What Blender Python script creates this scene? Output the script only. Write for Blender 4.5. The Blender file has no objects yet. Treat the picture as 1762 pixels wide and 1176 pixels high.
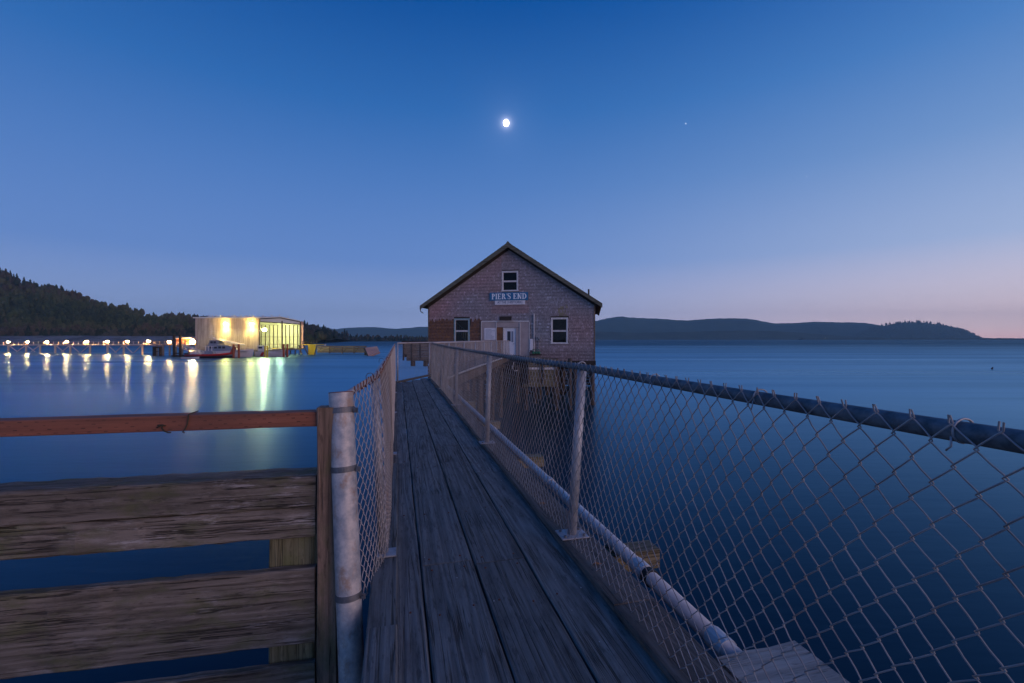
import bpy, bmesh, math, random
import numpy as np
from mathutils import Vector, Matrix
random.seed(7); rng = np.random.default_rng(7)
R = math.radians
SC = bpy.context.scene
COL = SC.collection

# ------------------------------------------------------------------ camera, sky, light, exposure
EYE = 1.245                      # eye height above the walkway deck (deck top is z = 0)
WATER = -3.95
cam = bpy.data.cameras.new('camera'); camo = bpy.data.objects.new('camera', cam); COL.objects.link(camo)
camo.location = (0, 0, EYE); camo.rotation_euler = (R(90), 0, 0)
cam.lens = 16.04; cam.sensor_width = 36; cam.shift_y = -0.0023; cam.clip_start = 0.05; cam.clip_end = 60000
SC.camera = camo

def lin(c):
    c = c / 255.0
    return c / 12.92 if c <= 0.04045 else ((c + 0.055) / 1.055) ** 2.4
def srgb(r, g, b): return (lin(r), lin(g), lin(b), 1.0)

world = bpy.data.worlds.new('World'); SC.world = world; world.use_nodes = True
wt = world.node_tree; wn = wt.nodes; wl = wt.links
bg = wn['Background']
tc = wn.new('ShaderNodeTexCoord')
nrm = wn.new('ShaderNodeVectorMath'); nrm.operation = 'NORMALIZE'; wl.new(tc.outputs['Generated'], nrm.inputs[0])
sep = wn.new('ShaderNodeSeparateXYZ'); wl.new(nrm.outputs[0], sep.inputs[0])
def wmath(op, a, b=None, c=None, clamp=False):
    n = wn.new('ShaderNodeMath'); n.operation = op; n.use_clamp = clamp
    for i, v in enumerate((a, b, c)):
        if v is None: continue
        if isinstance(v, (int, float)): n.inputs[i].default_value = v
        else: wl.new(v, n.inputs[i])
    return n.outputs[0]
def wramp(src, stops):
    n = wn.new('ShaderNodeValToRGB'); n.color_ramp.interpolation = 'LINEAR'
    cr = n.color_ramp
    while len(cr.elements) < len(stops): cr.elements.new(0.5)
    for e, (p, c) in zip(cr.elements, stops): e.position = p; e.color = c
    wl.new(src, n.inputs[0]); return n.outputs[0]
elev = wmath('MAXIMUM', sep.outputs[2], 0.0)
base_sky = wramp(elev, [(0.0, srgb(154, 180, 234)), (0.03, srgb(158, 180, 232)), (0.07, srgb(145, 169, 221)),
                        (0.16, srgb(104, 142, 208)), (0.312, srgb(78, 125, 195)), (0.443, srgb(44, 106, 180)),
                        (0.60, srgb(0, 78, 156)), (1.0, srgb(0, 45, 108))])
west_sky = wramp(elev, [(0.0, (1.75, .96, .82, 1)), (0.02, (1.55, 1.05, .95, 1)), (0.07, (1.05, .84, .88, 1)),
                        (0.16, srgb(188, 204, 236)), (0.312, srgb(128, 164, 214)), (0.443, srgb(84, 136, 202)),
                        (0.60, srgb(14, 92, 174)), (1.0, srgb(0, 48, 115))])
# the sun has set to the right of the picture: azimuth 78 degrees from the view axis
GLOW_AZ = 78
hx = wmath('MULTIPLY', sep.outputs[0], math.sin(R(GLOW_AZ))); hy = wmath('MULTIPLY', sep.outputs[1], math.cos(R(GLOW_AZ)))
hs = wmath('ADD', hx, hy)
hl = wmath('SQRT', wmath('MAXIMUM', wmath('SUBTRACT', 1.0, wmath('MULTIPLY', sep.outputs[2], sep.outputs[2])), 1e-4))
ca = wmath('DIVIDE', hs, hl)
gf = wmath('POWER', wmath('MULTIPLY_ADD', ca, 0.68, 0.31, clamp=True), 3.1, clamp=True)
mix = wn.new('ShaderNodeMix'); mix.data_type = 'RGBA'
wl.new(gf, mix.inputs[0]); wl.new(base_sky, mix.inputs[6]); wl.new(west_sky, mix.inputs[7])
# lens glow round the moon, painted into the sky colour as a faint aureole
MOON_DIR = Vector((-10, 785, 372)).normalized()
dt = wn.new('ShaderNodeVectorMath'); dt.operation = 'DOT_PRODUCT'; wl.new(nrm.outputs[0], dt.inputs[0]); dt.inputs[1].default_value = MOON_DIR
ang = wmath('ARCCOSINE', wmath('MINIMUM', dt.outputs['Value'], 1.0))
au = wmath('ADD', wmath('MULTIPLY', wmath('EXPONENT', wmath('MULTIPLY', ang, -230.0)), 2.0),
           wmath('MULTIPLY', wmath('EXPONENT', wmath('MULTIPLY', ang, -34.0)), 0.07))
aur = wn.new('ShaderNodeMix'); aur.data_type = 'RGBA'; aur.blend_type = 'ADD'; aur.clamp_factor = False
wl.new(au, aur.inputs[0]); wl.new(mix.outputs[2], aur.inputs[6]); aur.inputs[7].default_value = (0.85, 0.85, 1.0, 1)
wl.new(aur.outputs[2], bg.inputs[0]); bg.inputs[1].default_value = 1.0

# soft afterglow from low behind-right (very large, weak source)
sl = bpy.data.lights.new('afterglow', 'SUN'); sl.energy = 1.15; sl.angle = R(50); sl.color = (1.0, 0.64, 0.50)
so = bpy.data.objects.new('afterglow', sl); COL.objects.link(so)
_az, _el = R(128), R(9)
so.rotation_euler = Vector((math.sin(_az) * math.cos(_el), math.cos(_az) * math.cos(_el), math.sin(_el))).to_track_quat('Z', 'Y').to_euler()

SC.view_settings.view_transform = 'Standard'; SC.view_settings.look = 'None'
SC.view_settings.exposure = 0.0; SC.view_settings.gamma = 1.0; SC.view_settings.use_curve_mapping = False
SC.cycles.use_denoising = True
SC.cycles.max_bounces = 6; SC.cycles.diffuse_bounces = 2; SC.cycles.glossy_bounces = 3; SC.cycles.transmission_bounces = 4
SC.cycles.transparent_max_bounces = 8; SC.cycles.volume_bounces = 0; SC.cycles.caustics_reflective = False; SC.cycles.caustics_refractive = False

# ------------------------------------------------------------------ materials
def new_mat(name):
    m = bpy.data.materials.new(name); m.use_nodes = True
    return m, m.node_tree.nodes, m.node_tree.links, m.node_tree.nodes['Principled BSDF']
def col4(c): return (c[0], c[1], c[2], 1.0)
def node_ramp(n, l, src, stops):
    r = n.new('ShaderNodeValToRGB'); cr = r.color_ramp
    while len(cr.elements) < len(stops): cr.elements.new(0.5)
    for e, (p, c) in zip(cr.elements, stops): e.position = p; e.color = col4(c)
    l.new(src, r.inputs[0]); return r.outputs[0]
def coords(n, l, scale, rand=True):
    t = n.new('ShaderNodeTexCoord'); mp = n.new('ShaderNodeMapping'); mp.inputs['Scale'].default_value = scale
    if rand:
        oi = n.new('ShaderNodeObjectInfo'); vm = n.new('ShaderNodeVectorMath'); vm.operation = 'SCALE'
        vm.inputs[0].default_value = (37.0, 91.0, 53.0); l.new(oi.outputs['Random'], vm.inputs['Scale'])
        ad = n.new('ShaderNodeVectorMath'); ad.operation = 'ADD'
        l.new(t.outputs['Object'], ad.inputs[0]); l.new(vm.outputs[0], ad.inputs[1]); l.new(ad.outputs[0], mp.inputs[0])
    else: l.new(t.outputs['Object'], mp.inputs[0])
    return mp.outputs[0]
def noise(n, l, vec, scale=1.0, detail=4, rough=0.6, dist=0.0):
    k = n.new('ShaderNodeTexNoise'); k.inputs['Scale'].default_value = scale; k.inputs['Detail'].default_value = detail
    k.inputs['Roughness'].default_value = rough; k.inputs['Distortion'].default_value = dist; l.new(vec, k.inputs['Vector'])
    return k.outputs['Fac']
def mixc(n, l, f, a, b, mode='MIX'):
    m = n.new('ShaderNodeMix'); m.data_type = 'RGBA'; m.blend_type = mode
    for i, v in ((0, f), (6, a), (7, b)):
        if isinstance(v, (int, float)): m.inputs[i].default_value = v
        elif isinstance(v, tuple): m.inputs[i].default_value = col4(v)
        else: l.new(v, m.inputs[i])
    return m.outputs[2]
def nmath(n, l, op, a, b=None, c=None, clamp=False):
    m = n.new('ShaderNodeMath'); m.operation = op; m.use_clamp = clamp
    for i, v in enumerate((a, b, c)):
        if v is None: continue
        if isinstance(v, (int, float)): m.inputs[i].default_value = v
        else: l.new(v, m.inputs[i])
    return m.outputs[0]
def bump(n, l, bs, h, strength, dist=0.01):
    b = n.new('ShaderNodeBump'); b.inputs['Strength'].default_value = strength; b.inputs['Distance'].default_value = dist
    l.new(h, b.inputs['Height']); l.new(b.outputs[0], bs.inputs['Normal'])

def plain(name, c, rough=0.6, metal=0.0, var=0.25, scale=3.0, bmp=0.0, c2=None, emit=None, es=0.0):
    m, n, l, bs = new_mat(name)
    v = coords(n, l, (scale,) * 3)
    f = noise(n, l, v, 1.0, 5, 0.65)
    c2 = c2 or tuple(x * (1 - var) for x in c)
    r = node_ramp(n, l, f, [(0.3, c2), (0.68, c)])
    l.new(r, bs.inputs['Base Color'])
    bs.inputs['Roughness'].default_value = rough; bs.inputs['Metallic'].default_value = metal
    if bmp: bump(n, l, bs, noise(n, l, v, 6.0, 4), bmp)
    if emit: bs.inputs['Emission Color'].default_value = col4(emit); bs.inputs['Emission Strength'].default_value = es
    return m

def wood(name, dark, light, axis='y', grain=1.0, rough=0.8, stain=None, stain_amt=0.5, flake=None, flake_amt=0.4, moss=None, bs_=0.5, rings=1.0):
    """weathered timber: contour-line growth rings, fibre grain, checks, stains; long axis given in object space"""
    m, n, l, bs = new_mat(name)
    ax = {'x': 0, 'y': 1, 'z': 2}[axis]
    def sc(a, b):
        s = [a * grain] * 3; s[ax] = b * grain; return tuple(s)
    big = noise(n, l, coords(n, l, sc(5.0, 0.17)), 1.0, 2, 0.45, 0.25)
    ring = nmath(n, l, 'SINE', nmath(n, l, 'MULTIPLY', big, 95.0 * rings))
    ring01 = nmath(n, l, 'MULTIPLY_ADD', ring, 0.5, 0.5)
    fibre = noise(n, l, coords(n, l, sc(150.0, 3.2)), 1.0, 5, 0.7)
    fib2 = noise(n, l, coords(n, l, sc(48.0, 2.6)), 1.0, 6, 0.75)
    g = nmath(n, l, 'ADD', nmath(n, l, 'MULTIPLY', ring01, 0.22), nmath(n, l, 'ADD', nmath(n, l, 'MULTIPLY', fibre, 0.42), nmath(n, l, 'MULTIPLY', fib2, 0.56)))
    c = node_ramp(n, l, g, [(0.42, dark), (0.78, light)])
    blot = noise(n, l, coords(n, l, sc(9.0, 2.6)), 1.0, 8, 0.72)
    st = stain or tuple(x * 0.45 for x in dark)
    c = mixc(n, l, nmath(n, l, 'MULTIPLY', node_ramp(n, l, blot, [(0.5, (0, 0, 0)), (0.66, (1, 1, 1))]), stain_amt), c, st)
    if flake:
        fl = noise(n, l, coords(n, l, sc(26.0, 4.5)), 1.0, 6, 0.75)
        zone = noise(n, l, coords(n, l, sc(4.0, 1.8)), 1.0, 3, 0.55)
        ff = nmath(n, l, 'MULTIPLY', node_ramp(n, l, fl, [(0.53, (0, 0, 0)), (0.62, (1, 1, 1))]), node_ramp(n, l, zone, [(0.48, (0, 0, 0)), (0.6, (1, 1, 1))]))
        c = mixc(n, l, nmath(n, l, 'MULTIPLY', ff, flake_amt), c, flake)
    if moss:
        mo = noise(n, l, coords(n, l, sc(9.0, 4.0)), 1.0, 6, 0.7)
        c = mixc(n, l, nmath(n, l, 'MULTIPLY', node_ramp(n, l, mo, [(0.5, (0, 0, 0)), (0.64, (1, 1, 1))]), 0.6), c, moss)
    chk = noise(n, l, coords(n, l, sc(42.0, 0.55)), 1.0, 3, 0.5, 0.1)
    chkf = node_ramp(n, l, chk, [(0.478, (0, 0, 0)), (0.5, (1, 1, 1)), (0.522, (0, 0, 0))])
    gate = node_ramp(n, l, noise(n, l, coords(n, l, sc(6.0, 1.6)), 1.0, 2, 0.5), [(0.42, (0, 0, 0)), (0.5, (1, 1, 1))])
    cf = nmath(n, l, 'MULTIPLY', nmath(n, l, 'MULTIPLY', chkf, gate), 0.9)
    c = mixc(n, l, cf, c, tuple(x * 0.2 for x in dark))
    pit = noise(n, l, coords(n, l, sc(55.0, 9.0)), 1.0, 4, 0.7)
    c = mixc(n, l, nmath(n, l, 'MULTIPLY', node_ramp(n, l, pit, [(0.56, (0, 0, 0)), (0.66, (1, 1, 1))]), 0.6), c, tuple(x * 0.45 for x in dark))
    oi = n.new('ShaderNodeObjectInfo')
    hs = n.new('ShaderNodeHueSaturation'); l.new(c, hs.inputs['Color'])
    l.new(nmath(n, l, 'MULTIPLY_ADD', oi.outputs['Random'], 0.4, 0.8), hs.inputs['Value'])
    l.new(hs.outputs[0], bs.inputs['Base Color'])
    bs.inputs['Roughness'].default_value = rough; bs.inputs['Specular IOR Level'].default_value = 0.35
    bump(n, l, bs, nmath(n, l, 'SUBTRACT', g, cf), bs_, 0.006)
    return m

M = {}
M['deck'] = wood('deck_wood', (0.125, 0.120, 0.110), (0.255, 0.245, 0.226), 'y', stain=(0.05, 0.048, 0.045), stain_amt=0.5, bs_=0.8)
M['curb'] = wood('curb_wood', (0.085, 0.070, 0.060), (0.17, 0.145, 0.125), 'y', stain=(0.045, 0.035, 0.03), stain_amt=0.6, bs_=0.6)
M['timber'] = wood('grey_brown_timber', (0.115, 0.092, 0.070), (0.255, 0.208, 0.168), 'x', stain=(0.05, 0.038, 0.025), stain_amt=0.6,
                   flake=(0.47, 0.42, 0.40), flake_amt=0.6, moss=(0.115, 0.12, 0.045), bs_=1.0)
M['post'] = wood('weathered_post', (0.13, 0.085, 0.06), (0.36, 0.23, 0.16), 'z', stain=(0.05, 0.035, 0.025), stain_amt=0.5, moss=(0.13, 0.12, 0.05), bs_=0.6, rings=.6)
M['block'] = wood('greenish_block', (0.16, 0.14, 0.07), (0.30, 0.26, 0.15), 'z', stain_amt=0.3, moss=(0.15, 0.16, 0.05))
M['cap_wood'] = wood('pale_cap_timber', (0.24, 0.225, 0.20), (0.40, 0.37, 0.33), 'x', stain_amt=0.25, bs_=0.5)
M['beam_end'] = wood('beam_wood', (0.13, 0.11, 0.07), (0.28, 0.235, 0.15), 'x', stain_amt=0.3, moss=(0.15, 0.15, 0.06))
M['pile'] = wood('pile_wood', (0.05, 0.038, 0.030), (0.14, 0.105, 0.085), 'z', grain=0.35, stain_amt=0.5)
M['sleeper'] = wood('far_timber', (0.09, 0.075, 0.055), (0.20, 0.17, 0.12), 'x', grain=0.3, stain_amt=0.4)
M['lagging'] = wood('lagging_wood', (0.12, 0.085, 0.06), (0.27, 0.20, 0.145), 'x', grain=0.4, stain_amt=0.4)

def rail_mat():
    m, n, l, bs = new_mat('incised_red_rail')
    v = coords(n, l, (2.0, 55.0, 55.0), False)
    f = noise(n, l, v, 1.0, 5, 0.65)
    c = node_ramp(n, l, f, [(0.3, (0.20, 0.065, 0.035)), (0.7, (0.36, 0.125, 0.07))])
    # incising marks: short dark slits in staggered rows
    t = n.new('ShaderNodeTexCoord'); mp = n.new('ShaderNodeMapping'); mp.inputs['Scale'].default_value = (1, 1, 1); l.new(t.outputs['Object'], mp.inputs[0])
    s = n.new('ShaderNodeSeparateXYZ'); l.new(mp.outputs[0], s.inputs[0])
    row = nmath(n, l, 'DIVIDE', s.outputs[2], 0.0165)
    rowi = nmath(n, l, 'FLOOR', row)
    xs = nmath(n, l, 'ADD', nmath(n, l, 'DIVIDE', s.outputs[0], 0.062), nmath(n, l, 'MULTIPLY', rowi, 0.37))
    fx = nmath(n, l, 'ABSOLUTE', nmath(n, l, 'SUBTRACT', nmath(n, l, 'FRACT', xs), 0.5))
    fz = nmath(n, l, 'ABSOLUTE', nmath(n, l, 'SUBTRACT', nmath(n, l, 'FRACT', row), 0.5))
    k = nmath(n, l, 'MULTIPLY', nmath(n, l, 'LESS_THAN', fx, 0.12), nmath(n, l, 'LESS_THAN', fz, 0.11))
    k = nmath(n, l, 'MULTIPLY', k, node_ramp(n, l, noise(n, l, coords(n, l, (14, 14, 14), False), 1.0, 3), [(0.4, (0, 0, 0)), (0.55, (1, 1, 1))]))
    c = mixc(n, l, nmath(n, l, 'MULTIPLY', k, 0.8), c, (0.03, 0.015, 0.01))
    big = noise(n, l, coords(n, l, (1.5, 9, 9), False), 1.0, 4, 0.6)
    c = mixc(n, l, nmath(n, l, 'MULTIPLY', node_ramp(n, l, big, [(0.5, (0, 0, 0)), (0.65, (1, 1, 1))]), 0.4), c, (0.13, 0.06, 0.04))
    l.new(c, bs.inputs['Base Color']); bs.inputs['Roughness'].default_value = 0.75
    bump(n, l, bs, nmath(n, l, 'SUBTRACT', f, k), 0.4, 0.004)
    return m
M['rail'] = rail_mat()

def galv(name, c, c2, rust, rust_amt, rough=0.45, metal=0.75, scale=14.0, zs=1.0):
    m, n, l, bs = new_mat(name)
    v = coords(n, l, (scale, scale, scale * zs)); f = noise(n, l, v, 1.0, 5, 0.65)
    c_ = node_ramp(n, l, f, [(0.35, c2), (0.62, c)])
    rf = noise(n, l, coords(n, l, (scale * 0.6, scale * 0.6, scale * 0.35)), 1.0, 6, 0.72)
    k = nmath(n, l, 'MULTIPLY', node_ramp(n, l, rf, [(0.52, (0, 0, 0)), (0.66, (1, 1, 1))]), rust_amt)
    l.new(mixc(n, l, k, c_, rust), bs.inputs['Base Color'])
    l.new(nmath(n, l, 'MULTIPLY_ADD', k, -metal, metal, clamp=True), bs.inputs['Metallic'])
    l.new(nmath(n, l, 'MULTIPLY_ADD', f, 0.3, rough - 0.1, clamp=True), bs.inputs['Roughness'])
    bump(n, l, bs, nmath(n, l, 'ADD', f, rf), 0.15, 0.002)
    return m
M['galv_post'] = galv('old_galvanized_pipe', (0.66, 0.60, 0.56), (0.36, 0.36, 0.38), (0.36, 0.21, 0.13), 0.75, 0.5, 0.3, 20)
M['galv'] = galv('galvanized_tube', (0.50, 0.50, 0.52), (0.30, 0.32, 0.36), (0.22, 0.12, 0.08), 0.3, 0.5, 0.4)
M['dark_rail'] = galv('blue_grey_rail', (0.15, 0.20, 0.235), (0.045, 0.07, 0.09), (0.09, 0.07, 0.06), 0.5, 0.6, 0.2, 22)
M['wire'] = galv('mesh_wire', (0.37, 0.36, 0.365), (0.21, 0.21, 0.22), (0.26, 0.14, 0.09), 0.45, 0.55, 0.15, 5)
M['wire_pale'] = galv('pale_mesh_wire', (0.60, 0.54, 0.52), (0.42, 0.38, 0.38), (0.30, 0.15, 0.09), 0.5, 0.6, 0.25, 5)
M['rust'] = plain('rusted_iron', (0.26, 0.085, 0.045), 0.85, 0.0, 0.5, 30, 0.4, c2=(0.10, 0.035, 0.025))
M['band'] = galv('band_iron', (0.22, 0.22, 0.23), (0.12, 0.12, 0.13), (0.16, 0.08, 0.05), 0.5, 0.5, 0.6, 20)
M['pvc'] = plain('white_pvc', (0.70, 0.70, 0.70), 0.4, 0, 0.25, 4, c2=(0.45, 0.45, 0.46))
M['black'] = plain('black_rubber', (0.02, 0.02, 0.02), 0.7)
M['white_paint'] = plain('old_white_paint', (0.80, 0.78, 0.78), 0.65, 0, 0.35, 9, c2=(0.50, 0.47, 0.46))
M['teal_paint'] = plain('worn_teal_paint', (0.16, 0.34, 0.37), 0.65, 0, 0.4, 5, c2=(0.40, 0.45, 0.47))
M['plywood'] = plain('grey_pink_plywood', (0.46, 0.39, 0.38), 0.8, 0, 0.2, 1.3, c2=(0.34, 0.28, 0.275))
M['plywood_brown'] = plain('brown_plywood', (0.30, 0.14, 0.065), 0.8, 0, 0.4, 2.0, c2=(0.10, 0.05, 0.03))
M['roof'] = plain('mossy_roof', (0.13, 0.135, 0.09), 0.9, 0, 0.4, 2.2, 0.3, c2=(0.06, 0.065, 0.05))
M['fascia'] = wood('fascia_board', (0.10, 0.10, 0.075), (0.19, 0.185, 0.14), 'x', grain=.4, stain_amt=0.4)
M['dark_wood'] = plain('near_black_wood', (0.045, 0.035, 0.03), 0.85, 0, 0.4, 2)  # near-black wood, also used for bars and boards that stand in for shade
M['sign_blue'] = plain('sign_blue_paint', (0.02, 0.17, 0.36), 0.5, 0, 0.15, 5)
M['sign_white'] = plain('sign_white_letters', (0.88, 0.92, 0.94), 0.5, 0, 0.05, 5)
M['sign_board'] = plain('sign_white_board', (0.82, 0.80, 0.84), 0.6, 0, 0.15, 5)
M['sign_grey'] = plain('sign_grey_letters', (0.16, 0.19, 0.27), 0.6, 0, 0.1, 5)
M['door_white'] = plain('white_door_paint', (0.80, 0.80, 0.85), 0.5, 0, 0.12, 2)
M['green'] = plain('green_painted_metal', (0.05, 0.22, 0.13), 0.5, 0.1, 0.4, 6)
M['grey_box'] = plain('meter_grey', (0.34, 0.33, 0.34), 0.5, 0.3, 0.2, 6)
M['yellow'] = plain('yellow_paint', (0.72, 0.55, 0.03), 0.6, 0, 0.2, 0.6)
M['red'] = plain('rescue_red', (0.50, 0.03, 0.02), 0.5, 0, 0.2, 1)
M['orange'] = plain('red_orange_steel', (0.40, 0.10, 0.04), 0.6, 0, 0.4, 1)
M['boat_white'] = plain('boat_white', (0.62, 0.62, 0.66), 0.4, 0, 0.1, 1)
M['boat_grey'] = plain('boat_grey', (0.24, 0.28, 0.36), 0.4, 0, 0.2, 1)
M['boat_dark'] = plain('boat_dark', (0.03, 0.035, 0.05), 0.5, 0, 0.2, 1)
M['hangar_roof'] = plain('pale_metal_roof', (0.80, 0.78, 0.74), 0.5, 0.0, 0.1, 0.3)
M['steel'] = plain('dark_steel', (0.10, 0.09, 0.08), 0.6, 0.2, 0.3, 1)
M['pink_board'] = plain('pinkish_worn_boards', (0.60, 0.36, 0.31), 0.8, 0, 0.2, 0.8, c2=(0.48, 0.27, 0.23))
M['gull'] = plain('gull_white', (0.75, 0.75, 0.75), 0.7)
M['concrete'] = plain('pier_concrete', (0.34, 0.31, 0.26), 0.85, 0, 0.3, 0.4)
M['pier_timber'] = plain('pale_pier_timber', (0.72, 0.66, 0.55), 0.85, 0, 0.3, 0.4)
M['shed'] = plain('lamplit_shed', (0.52, 0.22, 0.09), 0.8, 0, 0.2, 0.3)  # the lamp's orange cast is put into the wall colour too
M['cord'] = plain('olive_cord', (0.07, 0.06, 0.035), 0.9, 0, 0.4, 60)
M['leaf'] = plain('dry_leaf', (0.32, 0.16, 0.08), 0.8, 0, 0.3, 60)
M['speck'] = plain('pale_shell_grit', (0.55, 0.55, 0.55), 0.7, 0, 0.1, 60)

def glass_mat():
    m, n, l, bs = new_mat('window_glass')
    bs.inputs['Base Color'].default_value = (0.9, 0.93, 0.95, 1); bs.inputs['Roughness'].default_value = 0.02
    bs.inputs['Transmission Weight'].default_value = 1.0; bs.inputs['IOR'].default_value = 1.0
    gl = n.new('ShaderNodeBsdfGlossy'); gl.inputs['Roughness'].default_value = 0.03
    tr = n.new('ShaderNodeBsdfTransparent'); tr.inputs[0].default_value = (0.45, 0.5, 0.5, 1)
    ms = n.new('ShaderNodeMixShader'); fr = n.new('ShaderNodeFresnel'); fr.inputs['IOR'].default_value = 1.3
    l.new(fr.outputs[0], ms.inputs[0]); l.new(tr.outputs[0], ms.inputs[1]); l.new(gl.outputs[0], ms.inputs[2])
    l.new(ms.outputs[0], n['Material Output'].inputs['Surface'])
    return m
M['glass'] = glass_mat()

def emit_mat(name, c, s):
    m, n, l, bs = new_mat(name)
    bs.inputs['Base Color'].default_value = (0.8, 0.8, 0.8, 1)
    bs.inputs['Emission Color'].default_value = col4(c); bs.inputs['Emission Strength'].default_value = s
    return m
M['lamp'] = emit_mat('pier_lamp_glow', (1.0, 0.44, 0.14), 1700.0)
M['flood'] = emit_mat('flood_lamp_glow', (1.0, 0.62, 0.14), 900.0)
M['flood_white'] = emit_mat('white_flood_glow', (1.0, 0.74, 0.32), 1100.0)
M['moon'] = emit_mat('moonlight', (1.0, 0.99, 0.96), 9.0)
M['star'] = emit_mat('starlight', (0.8, 0.9, 1.0), 1.4)
M['bulb'] = emit_mat('warm_bulb', (1.0, 0.66, 0.25), 5.0)

def tint_mat(name, rough=0.85, attr='tint', bmp=0.0, nscale=8.0, nv=0.3):
    m, n, l, bs = new_mat(name)
    a = n.new('ShaderNodeAttribute'); a.attribute_name = attr
    f = noise(n, l, coords(n, l, (nscale,) * 3, False), 1.0, 5, 0.65)
    r = node_ramp(n, l, f, [(0.3, (1 - nv,) * 3), (0.7, (1 + nv * 0.3,) * 3)])
    l.new(mixc(n, l, 1.0, a.outputs['Color'], r, 'MULTIPLY'), bs.inputs['Base Color'])
    bs.inputs['Roughness'].default_value = rough; bs.inputs['Specular IOR Level'].default_value = 0.2
    if bmp: bump(n, l, bs, f, bmp)
    return m
M['shingle'] = tint_mat('cedar_shingle', 0.85, bmp=0.3, nscale=12.0, nv=0.35)
M['foliage'] = tint_mat('conifer_foliage', 0.95, nscale=0.4, nv=0.4)

def siding_mat():
    m, n, l, bs = new_mat('streaked_metal_siding')
    f = noise(n, l, coords(n, l, (1.6, 1.6, 0.09), False), 1.0, 5, 0.7)
    g = noise(n, l, coords(n, l, (0.5, 0.5, 0.35), False), 1.0, 4, 0.6)
    c = node_ramp(n, l, f, [(0.35, (0.30, 0.25, 0.21)), (0.6, (0.64, 0.59, 0.53))])
    c = mixc(n, l, node_ramp(n, l, g, [(0.45, (0, 0, 0)), (0.7, (.4, .4, .4))]), c, (0.26, 0.19, 0.14))
    l.new(c, bs.inputs['Base Color']); bs.inputs['Roughness'].default_value = 0.6
    return m
M['siding'] = siding_mat()
M['inner_wall'] = plain('pale_green_wall', (0.62, 0.68, 0.50), 0.7, 0, 0.15, 0.4)

def water_mat():
    m, n, l, bs = new_mat('calm_water')
    t = n.new('ShaderNodeTexCoord')
    def mapped(sc, rot=0.0):
        mp = n.new('ShaderNodeMapping'); mp.inputs['Scale'].default_value = sc; mp.inputs['Rotation'].default_value = (0, 0, R(rot)); l.new(t.outputs['Object'], mp.inputs[0]); return mp.outputs[0]
    big = noise(n, l, mapped((0.0035, 0.020, 1), 6), 1.0, 4, 0.6, 0.5)
    mid = noise(n, l, mapped((0.10, 0.5, 1)), 1.0, 4, 0.6)
    fine = noise(n, l, mapped((1.2, 3.2, 1)), 1.0, 4, 0.6)
    rr = node_ramp(n, l, big, [(0.35, (0.25,) * 3), (0.5, (0.30,) * 3), (0.65, (0.35,) * 3)])
    h = nmath(n, l, 'ADD', nmath(n, l, 'MULTIPLY', mid, 0.35), nmath(n, l, 'MULTIPLY', fine, 0.055))
    b = n.new('ShaderNodeBump'); b.inputs['Strength'].default_value = 0.22; b.inputs['Distance'].default_value = 0.2; l.new(h, b.inputs['Height'])
    # cold green-blue sea water: blue cast of reflections painted into the gloss colour, dark body below
    gl = n.new('ShaderNodeBsdfGlossy'); gl.inputs['Color'].default_value = (0.45, 0.78, 1.0, 1); l.new(rr, gl.inputs['Roughness']); l.new(b.outputs[0], gl.inputs['Normal'])
    df = n.new('ShaderNodeBsdfDiffuse'); df.inputs['Color'].default_value = (0.0005, 0.006, 0.014, 1)
    fr = n.new('ShaderNodeFresnel'); fr.inputs['IOR'].default_value = 1.333; l.new(b.outputs[0], fr.inputs['Normal'])
    ms = n.new('ShaderNodeMixShader'); # steep little wind waves keep a rough sea from ever becoming a full mirror at grazing angles
    sp = n.new('ShaderNodeSeparateXYZ'); l.new(t.outputs['Object'], sp.inputs[0])
    wind = nmath(n, l, 'MULTIPLY_ADD', nmath(n, l, 'SUBTRACT', big, 0.5), 1.6, nmath(n, l, 'SUBTRACT', nmath(n, l, 'DIVIDE', sp.outputs[1], 330.0), 0.35), clamp=True)
    streak = noise(n, l, mapped((0.006, 0.11, 1), -4), 1.0, 5, 0.7, 0.6)
    cap = nmath(n, l, 'ADD', nmath(n, l, 'MULTIPLY_ADD', wind, -0.32, 0.55), nmath(n, l, 'MULTIPLY', nmath(n, l, 'SUBTRACT', streak, 0.5), 0.55))
    l.new(nmath(n, l, 'MINIMUM', fr.outputs[0], cap), ms.inputs[0]); l.new(df.outputs[0], ms.inputs[1]); l.new(gl.outputs[0], ms.inputs[2])
    l.new(ms.outputs[0], n['Material Output'].inputs['Surface'])
    return m
M['water'] = water_mat()

def hill_mat(name, a, b, s):
    m, n, l, bs = new_mat(name)
    f = noise(n, l, coords(n, l, (s, s, s * 1.6), False), 1.0, 6, 0.65)
    g = noise(n, l, coords(n, l, (s * .15,) * 3, False), 1.0, 3, 0.55)
    c = node_ramp(n, l, f, [(0.35, a), (0.65, b)])
    c = mixc(n, l, node_ramp(n, l, g, [(0.45, (0, 0, 0)), (0.6, (.6, .6, .6))]), c, tuple(x * .55 for x in a))
    l.new(c, bs.inputs['Base Color']); bs.inputs['Roughness'].default_value = 0.95; bs.inputs['Specular IOR Level'].default_value = 0.1
    return m
M['hill_near'] = hill_mat('wooded_slope', (0.032, 0.042, 0.024), (0.085, 0.085, 0.050), 0.05)
M['hill_far'] = hill_mat('far_wooded_hills', (0.022, 0.048, 0.040), (0.05, 0.085, 0.065), 0.006)
M['shore'] = hill_mat('shore_rubble', (0.16, 0.16, 0.16), (0.30, 0.29, 0.28), 0.3)
M['bark'] = plain('bark', (0.06, 0.045, 0.035), 0.9)

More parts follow.
